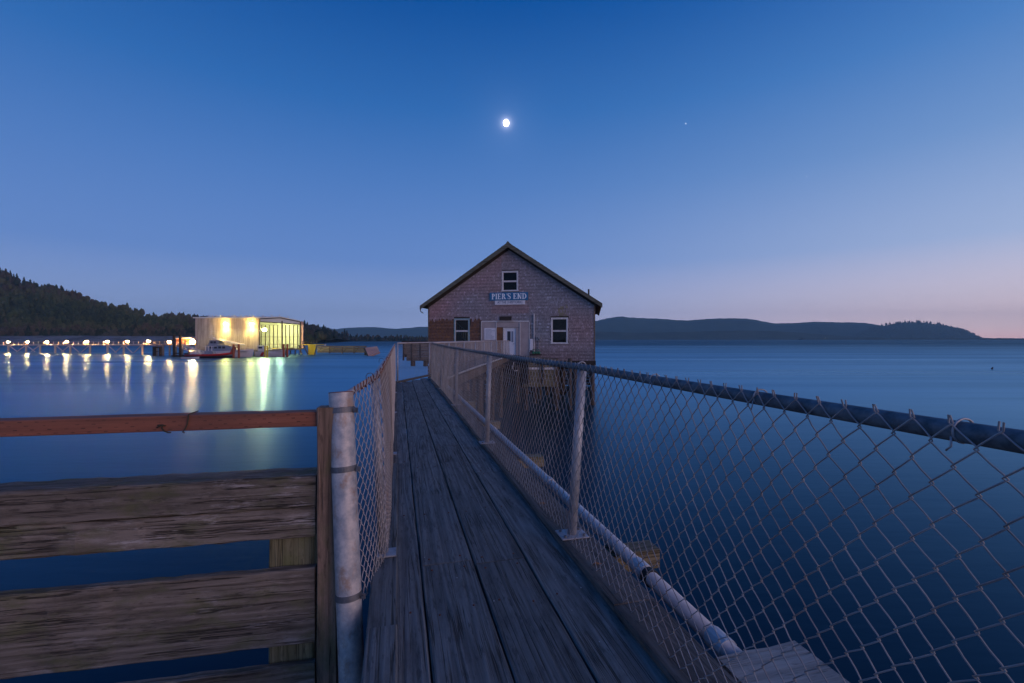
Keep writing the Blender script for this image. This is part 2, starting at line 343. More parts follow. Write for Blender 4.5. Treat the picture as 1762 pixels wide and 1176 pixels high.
# ------------------------------------------------------------------ mesh helpers
class MB:
    def __init__(s): s.v = []; s.f = []; s.t = []; s.smooth = False
    def add(s, vs, fs, tint=None):
        o = len(s.v); s.v += [tuple(p) for p in vs]; s.f += [tuple(i + o for i in f) for f in fs]
        if tint is not None: s.t += [tint] * len(fs)
    def box(s, x0, x1, y0, y1, z0, z1, ch=0.0, tint=None):
        if ch <= 0:
            s.add([(x0, y0, z0), (x1, y0, z0), (x1, y1, z0), (x0, y1, z0), (x0, y0, z1), (x1, y0, z1), (x1, y1, z1), (x0, y1, z1)],
                  [(0, 3, 2, 1), (4, 5, 6, 7), (0, 1, 5, 4), (1, 2, 6, 5), (2, 3, 7, 6), (3, 0, 4, 7)], tint)
        else:
            s.timber((x0, y0, z0), (x1, y1, z1), ch)
        return s
    def timber(s, a, b, ch, seg=1, jit=0.0, seed=0, axis=None):
        """box with chamfered long edges, swept along its longest axis; optional waviness of the edges"""
        rnd = random.Random(seed)
        d = [b[i] - a[i] for i in range(3)]
        ax = axis if axis is not None else d.index(max(d))
        u, w = [i for i in range(3) if i != ax]
        if ax == 1: u, w = 2, 0
        prof = [(a[u] + ch, a[w]), (b[u] - ch, a[w]), (b[u], a[w] + ch), (b[u], b[w] - ch), (b[u] - ch, b[w]), (a[u] + ch, b[w]), (a[u], b[w] - ch), (a[u], a[w] + ch)]
        vs = []; fs = []
        for k in range(seg + 1):
            q = a[ax] + d[ax] * k / seg
            if 0 < k < seg: q += rnd.uniform(-.25, .25) * d[ax] / seg
            for j, (pu, pw) in enumerate(prof):
                p = [0, 0, 0]; p[ax] = q + (rnd.uniform(-1, 1) * jit if k in (0, seg) else 0); p[u] = pu + rnd.uniform(-jit, jit); p[w] = pw + rnd.uniform(-jit, jit); vs.append(tuple(p))
        for k in range(seg):
            for j in range(8):
                i0 = k * 8 + j; i1 = k * 8 + (j + 1) % 8
                fs.append((i0, i1, i1 + 8, i0 + 8))
        fs.append(tuple(reversed(range(8)))); fs.append(tuple(range(seg * 8, seg * 8 + 8)))
        s.add(vs, fs); return s
    def hexa(s, p): # 8 points: bottom 4, top 4
        s.add(p, [(0, 3, 2, 1), (4, 5, 6, 7), (0, 1, 5, 4), (1, 2, 6, 5), (2, 3, 7, 6), (3, 0, 4, 7)]); return s
    def tube(s, pts, r, n=8, cap=True, r2=None, closed=False):
        P = [Vector(p) for p in pts]; m = len(P); rs = r if isinstance(r, (list, tuple)) else [r + ((r2 if r2 is not None else r) - r) * i / max(1, m - 1) for i in range(m)]
        o = len(s.v); up = None
        for i, p in enumerate(P):
            if closed: t = (P[(i + 1) % m] - P[i - 1])
            else: t = (P[min(i + 1, m - 1)] - P[max(i - 1, 0)])
            t.normalize()
            if up is None:
                up = Vector((0, 0, 1)) if abs(t.z) < 0.9 else Vector((1, 0, 0))
            a = t.cross(up).normalized(); b = a.cross(t).normalized(); up = b
            for k in range(n):
                th = 2 * math.pi * k / n
                s.v.append(tuple(p + a * (rs[i] * math.cos(th)) + b * (rs[i] * math.sin(th))))
        for i in range(m if closed else m - 1):
            for k in range(n):
                i2 = (i + 1) % m
                s.f.append((o + i * n + k, o + i * n + (k + 1) % n, o + i2 * n + (k + 1) % n, o + i2 * n + k))
        if cap and not closed:
            s.f.append(tuple(o + k for k in reversed(range(n)))); s.f.append(tuple(o + (m - 1) * n + k for k in range(n)))
        return s
    def ring(s, c, nrm, rad, r, n=14, k=6, arc=1.0, start=0.0):
        nn = Vector(nrm).normalized(); a = nn.orthogonal().normalized(); b = nn.cross(a); c = Vector(c)
        full = arc >= 0.999; m = n if full else n + 1
        s.tube([c + (a * math.cos(start + 2 * math.pi * arc * i / n) + b * math.sin(start + 2 * math.pi * arc * i / n)) * rad for i in range(m)], r, k, closed=full); return s
    def ball(s, c, rx, ry=None, rz=None, n=10, m=6):
        ry = rx if ry is None else ry; rz = rx if rz is None else rz
        vs = [(c[0], c[1], c[2] - rz)]
        for j in range(1, m):
            ph = -math.pi / 2 + math.pi * j / m
            for k in range(n):
                th = 2 * math.pi * k / n
                vs.append((c[0] + rx * math.cos(ph) * math.cos(th), c[1] + ry * math.cos(ph) * math.sin(th), c[2] + rz * math.sin(ph)))
        vs.append((c[0], c[1], c[2] + rz)); fs = []
        for k in range(n):
            fs.append((0, 1 + (k + 1) % n, 1 + k)); fs.append((len(vs) - 1, 1 + (m - 2) * n + k, 1 + (m - 2) * n + (k + 1) % n))
            for j in range(m - 2):
                a_ = 1 + j * n; fs.append((a_ + k, a_ + (k + 1) % n, a_ + n + (k + 1) % n, a_ + n + k))
        s.add(vs, fs); return s
    def prism(s, poly, y0, y1, tint=None):   # poly in x,z; extruded along y
        n = len(poly)
        vs = [(x, y0, z) for x, z in poly] + [(x, y1, z) for x, z in poly]
        fs = [tuple(range(n)), tuple(reversed(range(n, 2 * n)))] + [((i + 1) % n, i, i + n, (i + 1) % n + n) for i in range(n)]
        s.add(vs, fs, tint); return s
    def mesh(s, name, mat, smooth=False):
        me = bpy.data.meshes.new(name); me.from_pydata(s.v, [], s.f); me.update()
        if s.t:
            ca_ = me.color_attributes.new('tint', 'FLOAT_COLOR', 'CORNER'); arr = []
            for f, t in zip(s.f, s.t): arr += [t[0], t[1], t[2], 1.0] * len(f)
            ca_.data.foreach_set('color', arr)
        if mat: me.materials.append(mat)
        if smooth: me.shade_smooth()
        return me
def link(name, me, parent=None, loc=(0, 0, 0), rot=(0, 0, 0)):
    o = bpy.data.objects.new(name, me); COL.objects.link(o); o.location = loc; o.rotation_euler = rot
    if parent: o.parent = parent
    return o
def part(name, mb, mat, parent=None, smooth=False, center=False, label=None, kind=None):
    loc = (0, 0, 0)
    if center and mb.v:
        a = np.array(mb.v); c = (a.min(0) + a.max(0)) / 2; mb.v = [tuple(q) for q in (a - c)]; loc = tuple(c)
    o = link(name, mb.mesh(name, M[mat] if isinstance(mat, str) else mat, smooth), parent, loc)
    if label: o['label'] = label
    if kind: o['kind'] = kind
    return o
def tag(o, label=None, cat=None, group=None, kind=None):
    if label: o['label'] = label
    if cat: o['category'] = cat
    if group: o['group'] = group
    if kind: o['kind'] = kind
    return o
def thing(name, label, cat, loc=(0, 0, 0), rz=0.0, group=None):
    o = bpy.data.objects.new(name, None); COL.objects.link(o); o.location = loc; o.rotation_euler = (0, 0, rz); o.empty_display_size = 0.2
    return tag(o, label, cat, group)
def copy_tree(o, parent=None, loc=None, label=None, rz=None):
    c = o.copy(); COL.objects.link(c)
    if parent: c.parent = parent
    if loc is not None: c.location = loc
    if rz is not None: c.rotation_euler = (0, 0, rz)
    if label: c['label'] = label
    for ch in [x for x in o.children]: copy_tree(ch, c)
    return c
def np_mesh(name, V, Q, mat, smooth=True):
    me = bpy.data.meshes.new(name); V = np.asarray(V, dtype=np.float32); Q = np.asarray(Q, dtype=np.int32)
    me.vertices.add(len(V)); me.vertices.foreach_set('co', V.ravel())
    k = Q.shape[1]
    me.loops.add(Q.size); me.loops.foreach_set('vertex_index', Q.ravel())
    me.polygons.add(len(Q)); me.polygons.foreach_set('loop_start', np.arange(0, Q.size, k, dtype=np.int32))
    me.polygons.foreach_set('loop_total', np.full(len(Q), k, dtype=np.int32))
    me.update(calc_edges=True); me.materials.append(mat)
    if smooth: me.shade_smooth()
    return me
K = 785.0
def at(px, py, Y): return ((px - 881) * Y / K, Y, EYE - (py - 584) * Y / K)   # world point of a photo pixel at distance Y

# ------------------------------------------------------------------ setting: water, shore, hills, haze
w = MB(); w.add([(-8800, -60, WATER), (8800, -60, WATER), (8800, 7100, WATER), (-8800, 7100, WATER)], [(0, 1, 2, 3)])
o = part('water', w, 'water'); tag(o, kind='structure')

def terrain(name, prof, Yr, Yf, Yb, mat, amp, seed, nz=14, step=6.0, base=WATER - 0.6, sm=1.3):
    """ridge whose crest follows a height profile; slopes run from the shore Yf up to the crest Yr and down to Yb"""
    xs = [p[0] for p in prof]; ys = [p[1] for p in prof]
    px = np.arange(xs[0], xs[-1] + step, step); py = np.interp(px, xs, ys)
    r = np.random.default_rng(seed); ph = r.uniform(0, 6.28, 12); fr = r.uniform(0.02, 0.16, 12)
    V = []; cols = len(px)
    rows = list(np.linspace(0, 1, nz)) + [1.35, 1.8]
    for t in rows:
        tt = min(t, 1.0)
        Y = Yf + (Yr - Yf) * t if t <= 1 else Yr + (Yb - Yr) * (t - 1) / 0.8
        for x, y in zip(px, py):
            crest = EYE - (y - 584) * Yr / K
            k = tt ** sm if t <= 1 else 1 - (t - 1) / 0.8
            wob = sum(math.sin(fr[i] * x * (1 + .3 * i) + ph[i] + t * 7 * (i % 3)) for i in range(6)) / 6
            crest += (r.random() - .5) * Yr * 0.0011 if t > .95 else 0.0
            z = base + (crest - base) * k + amp * wob * (math.sin(math.pi * min(t, 1.0)))
            V.append(((x - 881) * Yr / K * (0.35 + 0.65 * Y / Yr), Y, z))
    Q = [(j * cols + i, j * cols + i + 1, (j + 1) * cols + i + 1, (j + 1) * cols + i) for j in range(len(rows) - 1) for i in range(cols - 1)]
    me = np_mesh(name, V, Q, mat); ob = link(name, me); tag(ob, kind='structure')
    return np.array(V).reshape(len(rows), cols, 3)
near_prof = [(-1700, 586), (-1400, 545), (-1000, 470), (-650, 415), (-300, 425), (-100, 445), (0, 468), (20, 479), (45, 492), (70, 497), (95, 500), (120, 508), (150, 518), (178, 528), (192, 532), (215, 533), (240, 541), (262, 550), (280, 553), (300, 549), (320, 550), (340, 553), (400, 556), (450, 560), (500, 563), (530, 566), (560, 574), (580, 583)]
NH = terrain('wooded_hill', near_prof, 760, 430, 1100, M['hill_near'], 7, 3, 18)
spit_prof = [(500, 566), (520, 566), (532, 562), (545, 568), (560, 569), (575, 572), (590, 576), (600, 579), (620, 580.0), (660, 581.7), (700, 582.4), (760, 583.2)]
SP = terrain('wooded_point', spit_prof, 1150, 1000, 1400, M['hill_near'], 1, 5, 6)
terrain('distant_mountains', [(420, 566), (470, 563), (520, 565), (540, 561.5), (560, 563), (575, 567), (600, 564), (640, 563), (680, 566), (700, 565), (720, 563), (760, 562), (900, 560), (1040, 566)], 6600, 6000, 7050, M['hill_far'], 10, 8, 8, 5)
ridge = [(860, 560), (940, 556), (1000, 554), (1028, 552), (1045, 548), (1058, 545.5), (1072, 545), (1085, 547), (1120, 548), (1150, 550), (1180, 552), (1210, 549.5), (1240, 548), (1270, 548), (1290, 549), (1310, 553), (1335, 557), (1370, 556), (1400, 554), (1450, 555), (1490, 556), (1512, 560), (1550, 566), (1600, 577), (1620, 584)]
FR = terrain('far_hill_ridge', ridge, 5600, 4700, 6600, M['hill_far'], 14, 11, 12, 4)
terrain('lower_foothills', [(860, 572), (1000, 570), (1100, 573), (1200, 571), (1260, 569.5), (1330, 570), (1380, 573), (1440, 578), (1500, 581), (1540, 583.5)], 4300, 4000, 4700, M['hill_near'], 6, 12, 8, 4)
head = [(1470, 576), (1500, 566), (1525, 560), (1545, 556.5), (1560, 555.5), (1575, 554.5), (1600, 557), (1625, 560), (1645, 564), (1658, 567), (1666, 571), (1671, 577), (1675, 584)]
HD = terrain('headland', head, 5000, 4600, 5500, M['hill_far'], 6, 13, 10, 3, sm=0.7)
terrain('low_sand_spit', [(1380, 582.6), (1450, 582.0), (1500, 581.4), (1540, 581.8), (1600, 581.6), (1640, 582.2), (1700, 582.0), (1762, 582.2), (1900, 582)], 3600, 3500, 3800, M['hill_near'], 0.4, 14, 4, 5)
# rubble shore and quay behind the lit pier
sh = terrain('shore_bank', [(-900, 577), (-300, 578), (0, 578.5), (150, 578), (250, 579), (330, 579), (420, 580), (520, 583)], 400, 330, 470, M['shore'], 0.4, 21, 8, 6)

# conifers: one wood joined as a mass, the ones that break the skyline as single trees
def tree_shape(seed, tiers=4, n=7):
    r = random.Random(seed); vs = []; fs = []
    for t in range(tiers):
        z0 = 0.12 + 0.80 * t / tiers; z1 = min(1.0, z0 + 1.35 / tiers); rad = 0.22 * (1 - t / tiers) + 0.045; o = len(vs)
        for k in range(n):
            a = 2 * math.pi * k / n + r.uniform(-.2, .2) + t; rr = rad * r.uniform(0.6, 1.25)
            vs.append((rr * math.cos(a), rr * math.sin(a), z0 + r.uniform(-.04, .05)))
        vs.append((r.uniform(-.02, .02), r.uniform(-.02, .02), z1))
        for k in range(n): fs.append((o + k, o + (k + 1) % n, o + n))
    return vs, fs
def round_shape(seed):
    mb = MB(); mb.ball((0, 0, 0.55), 0.34, 0.34, 0.45, 7, 5); r = random.Random(seed)
    vs = [(x * r.uniform(.75, 1.2), y * r.uniform(.75, 1.2), z * r.uniform(.9, 1.1)) for x, y, z in mb.v]
    fs = []
    for f in mb.f: fs += [f] if len(f) == 3 else [(f[0], f[1], f[2]), (f[0], f[2], f[3])]
    return vs, fs
shapes = [tree_shape(i) for i in range(4)] + [round_shape(i) for i in range(3)]
def forest(name, places, mat='foliage', pal=None):
    V = []; F = []; C = []; off = 0
    pal = pal or [(0.026, 0.045, 0.026), (0.048, 0.066, 0.030), (0.082, 0.085, 0.040), (0.088, 0.066, 0.048), (0.022, 0.038, 0.028), (0.065, 0.060, 0.045)]
    for (x, y, z, h, k) in places:
        vs, fs = shapes[k]; a = random.random() * 6.28; ca_, sa = math.cos(a), math.sin(a)
        A = np.array(vs); wd = 1.0 if k > 3 else 1.15
        X = (A[:, 0] * ca_ - A[:, 1] * sa) * h * wd + x; Yy = (A[:, 0] * sa + A[:, 1] * ca_) * h * wd + y
        V.append(np.stack([X, Yy, A[:, 2] * h + z], 1)); Fa = np.array(fs) + off; F.append(Fa); off += len(vs)
        c = np.array(pal[int((math.sin(x * .013) + math.sin(y * .021 + x * .004) + 2) * 1.2 + random.random() * 1.2) % len(pal)]) * random.uniform(.75, 1.3)
        C.append(np.tile(np.append(c, 1), (len(fs) * 3, 1)))
    me = np_mesh(name, np.concatenate(V), np.concatenate(F), M[mat], False)
    ca2 = me.color_attributes.new('tint', 'FLOAT_COLOR', 'CORNER'); ca2.data.foreach_set('color', np.concatenate(C).astype(np.float32).ravel())
    return link(name, me)
def scatter(G, n, hmin, hmax, conf=0.6, rows=None):
    out = []; nr, nc, _ = G.shape; nr = rows or nr - 2
    for _ in range(n):
        j = random.uniform(0.2, nr - 1.001); i = random.uniform(0, nc - 1.001); a, b = int(j), int(i); fj, fi = j - a, i - b
        p = (G[a, b] * (1 - fi) + G[a, b + 1] * fi) * (1 - fj) + (G[a + 1, b] * (1 - fi) + G[a + 1, b + 1] * fi) * fj
        if p[2] < WATER + 0.5: continue
        clump = math.sin(p[0] * .02 + 1) * math.sin(p[1] * .03) > 0.1
        k = random.randrange(4) if (random.random() < conf) != clump else 4 + random.randrange(3)
        out.append((p[0], p[1], p[2] - 0.8, random.uniform(hmin, hmax) * (1 if k < 4 else 0.8), k))
    return out
pl = [p for p in scatter(NH, 17000, 8, 15) if p[0] / p[1] > -2.4]
o = forest('hillside_forest', pl); tag(o, 'dark mixed forest covering the hill behind the lit pier', 'forest', kind='stuff')
o = forest('point_woodland', scatter(SP, 420, 6, 12, .5)); tag(o, 'dark trees massed on the low point beyond the boathouse', 'woodland', kind='stuff')
hp = [(x, y, z - 3, h, k) for x, y, z, h, k in scatter(HD, 500, 14, 24, .8)]
hp += [(*(HD[9, min(i, HD.shape[1] - 1)] + np.array([random.uniform(-15, 15), 0, -2])), random.uniform(16, 34), random.randrange(4)) for i in [random.randrange(8, 52) for _ in range(70)]]
o = forest('headland_woodland', hp); tag(o, 'hazy conifers fringing the top of the far headland', 'woodland', kind='stuff')

def conifer(name, label, group, loc, h, seed):
    t = thing(name, label, 'tree', loc, random.random() * 6, group)
    vs, fs = tree_shape(seed, 6, 8); mb = MB(); c = random.choice([(0.018, 0.030, 0.020), (0.026, 0.035, 0.022)])
    mb.add([(x * h, y * h, z * h) for x, y, z in vs], fs, c); part('crown', mb, 'foliage', t)
    tb = MB(); tb.tube([(0, 0, -1.0), (0, 0, h * 0.35)], 0.25, 6, r2=0.15); part('trunk', tb, 'bark', t)
    return t
proto = [conifer('conifer_tree', 'dark conifer breaking the skyline on the ridge of the wooded hill', 'conifers along the hill crest', (0, 0, -400), 1.0, s) for s in (31,)]
cr = NH[17]; crest_px = [2, 8, 14, 22, 27, 33, 38, 62, 78, 84, 88, 95, 102, 108, 111, 115, 121, 126, 131, 286, 300, 307, 312, 316, 322, 330]
for i, cp in enumerate(crest_px):
    X = (cp - 881) * 760 / K; z = np.interp(X, cr[:, 0], cr[:, 2]); h = random.uniform(9, 15)
    c = copy_tree(proto[0], loc=(X, 760 + random.uniform(-4, 4), z - 2.0)); s_ = h; c.scale = (s_, s_, s_)
for pr in proto:
    for ch in list(pr.children): bpy.data.objects.remove(ch)
    bpy.data.objects.remove(pr)
pt_prof = SP[5]
for i, (cp, h) in enumerate([(524, 20), (529, 15), (541, 13), (557, 16), (560, 12), (566, 10), (575, 11), (593, 16), (597, 15), (603, 8)]):
    X = (cp - 881) * 1150 / K; z = np.interp(X, pt_prof[:, 0], pt_prof[:, 2])
    conifer('point_tree', 'dark tree standing above the woodland on the low point', 'trees on the low point', (X, 1150, z - 2), h * 1.15, 60 + i)
# tiny lights of a house on the far shore
for q, (px_, py_) in enumerate([(1420, 582.3), (1413, 582.6)]):
    x, y, z = at(px_, py_, 3980); mb = MB(); mb.ball((x, y, z), 3.2 - 1.4 * q, None, None, 8, 5)
    tag(part('shore_light', mb, emit_mat('far_light%d' % q, (1.0, .95, .85), 6.0 - 3.5 * q), smooth=True), ['brighter white light on the far shore below the hills', 'fainter light just left of the bright one on the far shore'][q], 'light')
# haze over the whole bay
hz = MB(); hz.box(-9000, 9000, -200, 7200, WATER - 1.0, 420)
hm = bpy.data.materials.new('bay_haze'); hm.use_nodes = True; hn = hm.node_tree.nodes; hn.clear()
ho = hn.new('ShaderNodeOutputMaterial'); pv = hn.new('ShaderNodeVolumePrincipled'); pv.inputs['Color'].default_value = (0.50, 0.84, 1.0, 1)
pv.inputs['Density'].default_value = 0.0001; hm.node_tree.links.new(pv.outputs[0], ho.inputs['Volume'])
tag(part('haze', hz, hm), kind='stuff')
# moon and stars
mp_ = MOON_DIR * 30000; mb = MB(); mb.ball((mp_.x, mp_.y, mp_.z + EYE), 170, 170, 200, 20, 12)
tag(part('moon', mb, 'moon', smooth=True), 'bright white gibbous moon high above the roof of the shingled building', 'moon')
for (sx, sy, sr, lb) in [(1180, 213, 26, 'faint star to the right of the moon'), (1388, 304, 20, 'fainter star lower right, well below the first one')]:
    d = Vector((sx - 881, K, 584 - sy)).normalized() * 30000; mb = MB(); mb.ball(tuple(d), sr, None, None, 6, 4); tag(part('star', mb, 'star'), lb, 'star')

# ------------------------------------------------------------------ near walkway
TH = math.atan2(197, K); CT, ST = math.cos(TH), math.sin(TH); SH = 197 / K
def W(A, Y, z=0.0): return Vector((A - SH * Y, Y, z))          # A = offset from the walkway's reference line at distance Y
def LX(A): return A / 1.031
def LT(Y, x=0): return (Y - ST * x) / CT
walk = bpy.data.objects.new('walkway', None); COL.objects.link(walk); walk.rotation_euler = (0, 0, TH); tag(walk, kind='structure')
def plank(name, A0, A1, t0, t1, z0, z1, mat='deck', seed=0, ch=0.006, jit=0.0022, gap=0.0045):
    x0, x1 = LX(A0) + gap, LX(A1) - gap; L = t1 - t0
    mb = MB(); n = max(2, int(L / 0.22)); rnd = random.Random(seed)
    mb.timber((x0, t0 + 0.0018, z0), (x1, t1 - 0.0018, z1 + rnd.uniform(-.0012, .0012)), ch, n, jit, seed)
    return part(name, mb, mat, walk, center=True)
courses = [(-0.13, 0.1265, [-2.4, 1.0, 4.7, 8.4, 11.0, 13.35]),
           (0.1265, 0.427, [-2.4, -0.6, 2.55, 6.0, 9.3, 12.3, 13.75]),
           (0.427, 0.727, [-2.4, 0.2, 2.50, 4.62, 5.35, 8.2, 10.9, 14.2]),
           (0.727, 1.205, [-2.4, 0.9, 4.2, 7.5, 10.4, 14.75])]
for ci, (a0, a1, js) in enumerate(courses):
    for k in range(len(js) - 1): plank('plank', a0, a1, js[k], js[k + 1], -0.075, 0.0, 'deck', 10 * ci + k)
for k, (t0, t1) in enumerate([(-2.4, 2.0), (2.0, 4.62)]): plank('curb_board', -0.13, 0.0, t0, t1, 0.002, 0.034, 'deck', 70 + k, gap=0.0)
for k, (t0, t1) in enumerate([(4.63, 8.5), (8.5, 13.0)]): plank('curb_board', -0.13, -0.022, t0, t1, 0.002, 0.034, 'curb', 74 + k, gap=0.0)
for k, (t0, t1) in enumerate([(-2.4, 1.9), (1.9, 5.45), (5.45, 9.9), (9.9, 14.6)]): plank('curb_timber', 0.983, 1.205, t0, t1, 0.002, 0.036, 'curb', 80 + k, gap=0.0)
for k, A in enumerate((-0.02, 0.55, 1.10)):
    mb = MB(); mb.timber((LX(A) - .06, -2.4, -0.36), (LX(A) + .06, 13.2, -0.078), .006, 4, .002, k); part('stringer', mb, 'dark_wood', walk, center=True)
# cross beams whose ends stick out on the right
for k, (Y, pale) in enumerate([(2.98, 0), (5.30, 0), (7.52, 0), (9.9, 0), (12.2, 0)]):
    t = LT(Y, LX(1.6)); mb = MB(); mb.timber((LX(-0.25), t - 0.07, -0.47 + .36), (LX(1.20), t + 0.07, -0.362 + .36 - .09), .006, 3, .003, 90 + k, axis=0)
    mb = MB(); mb.timber((LX(-0.1), t - 0.085, -0.62), (LX(1.05), t + 0.085, -0.365), .006, 3, .003, 90 + k, axis=0); part('cross_beam', mb, 'dark_wood', walk, center=True)
    mb = MB(); mb.timber((LX(1.22), t - 0.07, -0.225), (LX(1.685), t + 0.07, -0.105), .006, 2, .003, 95 + k, axis=0)
    part('outrigger', mb, 'beam_end', walk, center=True, label='stubby squared timber end sticking out beyond the white pipe')
for k, (A, Y) in enumerate([(0.0, 5.3), (1.0, 5.3), (0.0, 9.9), (1.0, 9.9), (.2, 0.2), (.9, 0.2), (0.1, 13.6), (.9, 13.6)]):
    mb = MB(); mb.tube([(0, 0, WATER - 1.5), (0, 0, -0.625)], 0.15, 12); ob = part('pile', mb, 'pile', walk, smooth=False); ob.location = (LX(A), LT(Y), 0)
mb = MB(); rr = random.Random(9)
for ci, (a0, a1, js) in enumerate(courses):
    for tj in js[1:-1]:
        for d_ in (-.06, .06):
            for A in (a0 + .06, a1 - .06):
                x = LX(A) + rr.uniform(-.01, .01); y = tj + d_ + rr.uniform(-.01, .01); mb.tube([(x, y, .001), (x, y, .0045)], .0055, 6)
    for tt in np.arange(-1.5, 13, 1.2):
        for A in (a0 + .06, a1 - .07): x = LX(A) + rr.uniform(-.012, .012); y = tt + rr.uniform(-.03, .03); mb.tube([(x, y, .001), (x, y, .0045)], .005, 6)
part('nail_heads', mb, 'rust', walk, kind='stuff')
# big pale capped beam end at bottom right
t = LT(1.83, LX(1.5)); mb = MB(); mb.timber((LX(1.27), t - 0.26, -0.20), (LX(1.665), t + 0.05, -0.02), .008, 3, .004, 5, axis=0)
part('capped_beam_end', mb, 'cap_wood', walk, center=True, label='broad pale capped timber block under the mesh at the near right')
mb = MB(); mb.timber((LX(1.215), t - 0.22, -0.40), (LX(1.60), t + 0.02, -0.205), .008, 3, .004, 6, axis=0); part('cross_beam', mb, 'beam_end', walk, center=True)
# white pipe and thin conduit along the outside
pipe = thing('white_pipe', 'long white plastic pipe running outside the right fence and on towards the building', 'pipe', (0, 0, 0))
mb = MB(); pts = [W(1.40, Y, -0.075) for Y in (1.86, 3.5, 6.0, 9.0, 12.0, 14.4)]
mb.tube(pts, 0.040, 14); part('near_pipe', mb, 'pvc', pipe, smooth=True)
mb = MB(); mb.tube([W(1.40, 14.4, -.075), Vector((-2.12, 15.0, -.03)), Vector((-2.02, 16.0, 0.0)), Vector((-0.62, 29.6, 0.02)), Vector((-0.25, 33.2, 0.05))], 0.045, 10); part('far_pipe', mb, 'pvc', pipe, smooth=True)
for k, Y in enumerate((1.98, 2.62, 4.2, 6.6, 9.4)):
    mb = MB(); p = W(1.40, Y, -0.075); d = Vector((-ST, CT, 0)); mb.tube([p - d * .05, p + d * .05], 0.047, 14); part('coupling', mb, 'pvc', pipe, smooth=False)
mb = MB(); p = W(1.40, 2.53, -0.075); mb.tube([p - d * .022, p + d * .022], 0.049, 14); part('pipe_strap', mb, 'black', pipe)
mb = MB(); mb.tube([W(1.29, Y, -0.10 + .01 * math.sin(Y * 3)) for Y in np.linspace(0.4, 14.2, 40)], 0.013, 8)
tag(part('conduit', mb, 'galv', smooth=True), 'thin grey conduit running beside the white pipe', 'conduit')

# ------------------------------------------------------------------ chain-link fences
def fabric(name, corners, mat, parent, n3, w=0.071, rows=13, r=0.0018, sides=4, lod=0, bulge=0.0, seed=0, tips=True):
    """woven wire between (base0, base1, top0, top1); every wire is a real zigzag tube that hooks its neighbours"""
    b0, b1, t0, t1 = [np.array(c, dtype=float) for c in corners]
    L = np.linalg.norm(t1 - t0); nw = max(3, int(round(L / (w / 2)))); hw = L / nw
    n3 = np.array(n3, dtype=float); n3 /= np.linalg.norm(n3); rs = np.random.default_rng(seed)
    J = rows * 2 + 1
    i = np.arange(nw)[:, None]; j = np.arange(J)[None, :]
    s = i * hw + ((i + j) % 2) * hw + 0.0
    ov = 0.0035
    s = s + np.where(((i + j) % 2) == 1, ov, -ov)
    z = 1 - j / (J - 1.0) + 0 * i
    if lod == 0:
        pts = [];
        for jj in range(J - 1):
            a_s, b_s = s[:, jj], s[:, jj + 1]; a_z, b_z = z[:, jj], z[:, jj + 1]
            side = np.where(((np.arange(nw) + jj) % 2) == 0, 1.0, -1.0)
            for f, sg, bow in ((0.0, 0, 0), (0.16, 1, 0.5), (0.5, 1, 1.0), (0.84, 1, 0.5)):
                pts.append((a_s + (b_s - a_s) * f, a_z + (b_z - a_z) * f, side * 0.0030 * sg))
        pts.append((s[:, -1], z[:, -1], np.zeros(nw)))
        S = np.stack([p[0] for p in pts], 1); Z = np.stack([p[1] for p in pts], 1); N = np.stack([p[2] for p in pts], 1)
    else:
        S, Z = s, z; N = np.where((i + j) % 2 == 0, 0.002, -0.002) + 0 * z
    # slack and irregularity shared by neighbouring wires
    ph = rs.uniform(0, 6.28, 6)
    u = S / L
    S = S + 0.0065 * np.sin(S * 5 + Z * 6 + ph[0]) + 0.0026 * np.sin(S * 27 + Z * 17 + ph[1]) + 0.0016 * np.sin(S * 71 + Z * 43 + ph[2])
    N = N + bulge * np.sin(np.pi * np.clip(u, 0, 1)) * np.sin(np.pi * np.clip(Z, 0, 1)) + 0.004 * np.sin(S * 5 + ph[2]) * np.sin(Z * 6 + ph[3]) * (Z < 0.95)
    uu = (S / L)[..., None]; ZZ = Z[..., None]
    P = (b0 * (1 - uu) + b1 * uu) * (1 - ZZ) + (t0 * (1 - uu) + t1 * uu) * ZZ + N[..., None] * n3
    P[..., 2] += (0.004 * np.sin(S * 4 + ph[4]) + 0.002 * np.sin(S * 60 + ph[5])) * (1 - Z)
    if tips:
        up = (t0 - b0); up /= np.linalg.norm(up); al = (t1 - t0) / L
        lean = rs.uniform(-1, 1, (nw, 1)) * 0.004
        ex = P[:, :1] + (up * 0.016 + al * lean + n3 * rs.uniform(-.002, .006, (nw, 1)))[:, None, :]
        ex2 = P[:, -1:] - (up * 0.018 + al * rs.uniform(-.006, .006, (nw, 1)))[:, None, :]
        P = np.concatenate([ex, P, ex2], 1)
    nwv, m, _ = P.shape
    T = np.empty_like(P); T[:, 1:-1] = P[:, 2:] - P[:, :-2]; T[:, 0] = P[:, 1] - P[:, 0]; T[:, -1] = P[:, -1] - P[:, -2]
    T /= np.linalg.norm(T, axis=2, keepdims=True) + 1e-9
    Bv = np.cross(T, n3); Bv /= np.linalg.norm(Bv, axis=2, keepdims=True) + 1e-9
    th = np.arange(sides) * 2 * math.pi / sides + .4
    V = P[:, :, None, :] + r * (np.cos(th)[None, None, :, None] * n3 + np.sin(th)[None, None, :, None] * Bv[:, :, None, :])
    idx = np.arange(nwv * m * sides).reshape(nwv, m, sides); nx = np.roll(idx, -1, axis=2)
    Q = np.stack([idx[:, :-1], nx[:, :-1], nx[:, 1:], idx[:, 1:]], -1).reshape(-1, 4)
    return link(name, np_mesh(name, V.reshape(-1, 3), Q, M[mat]), parent)

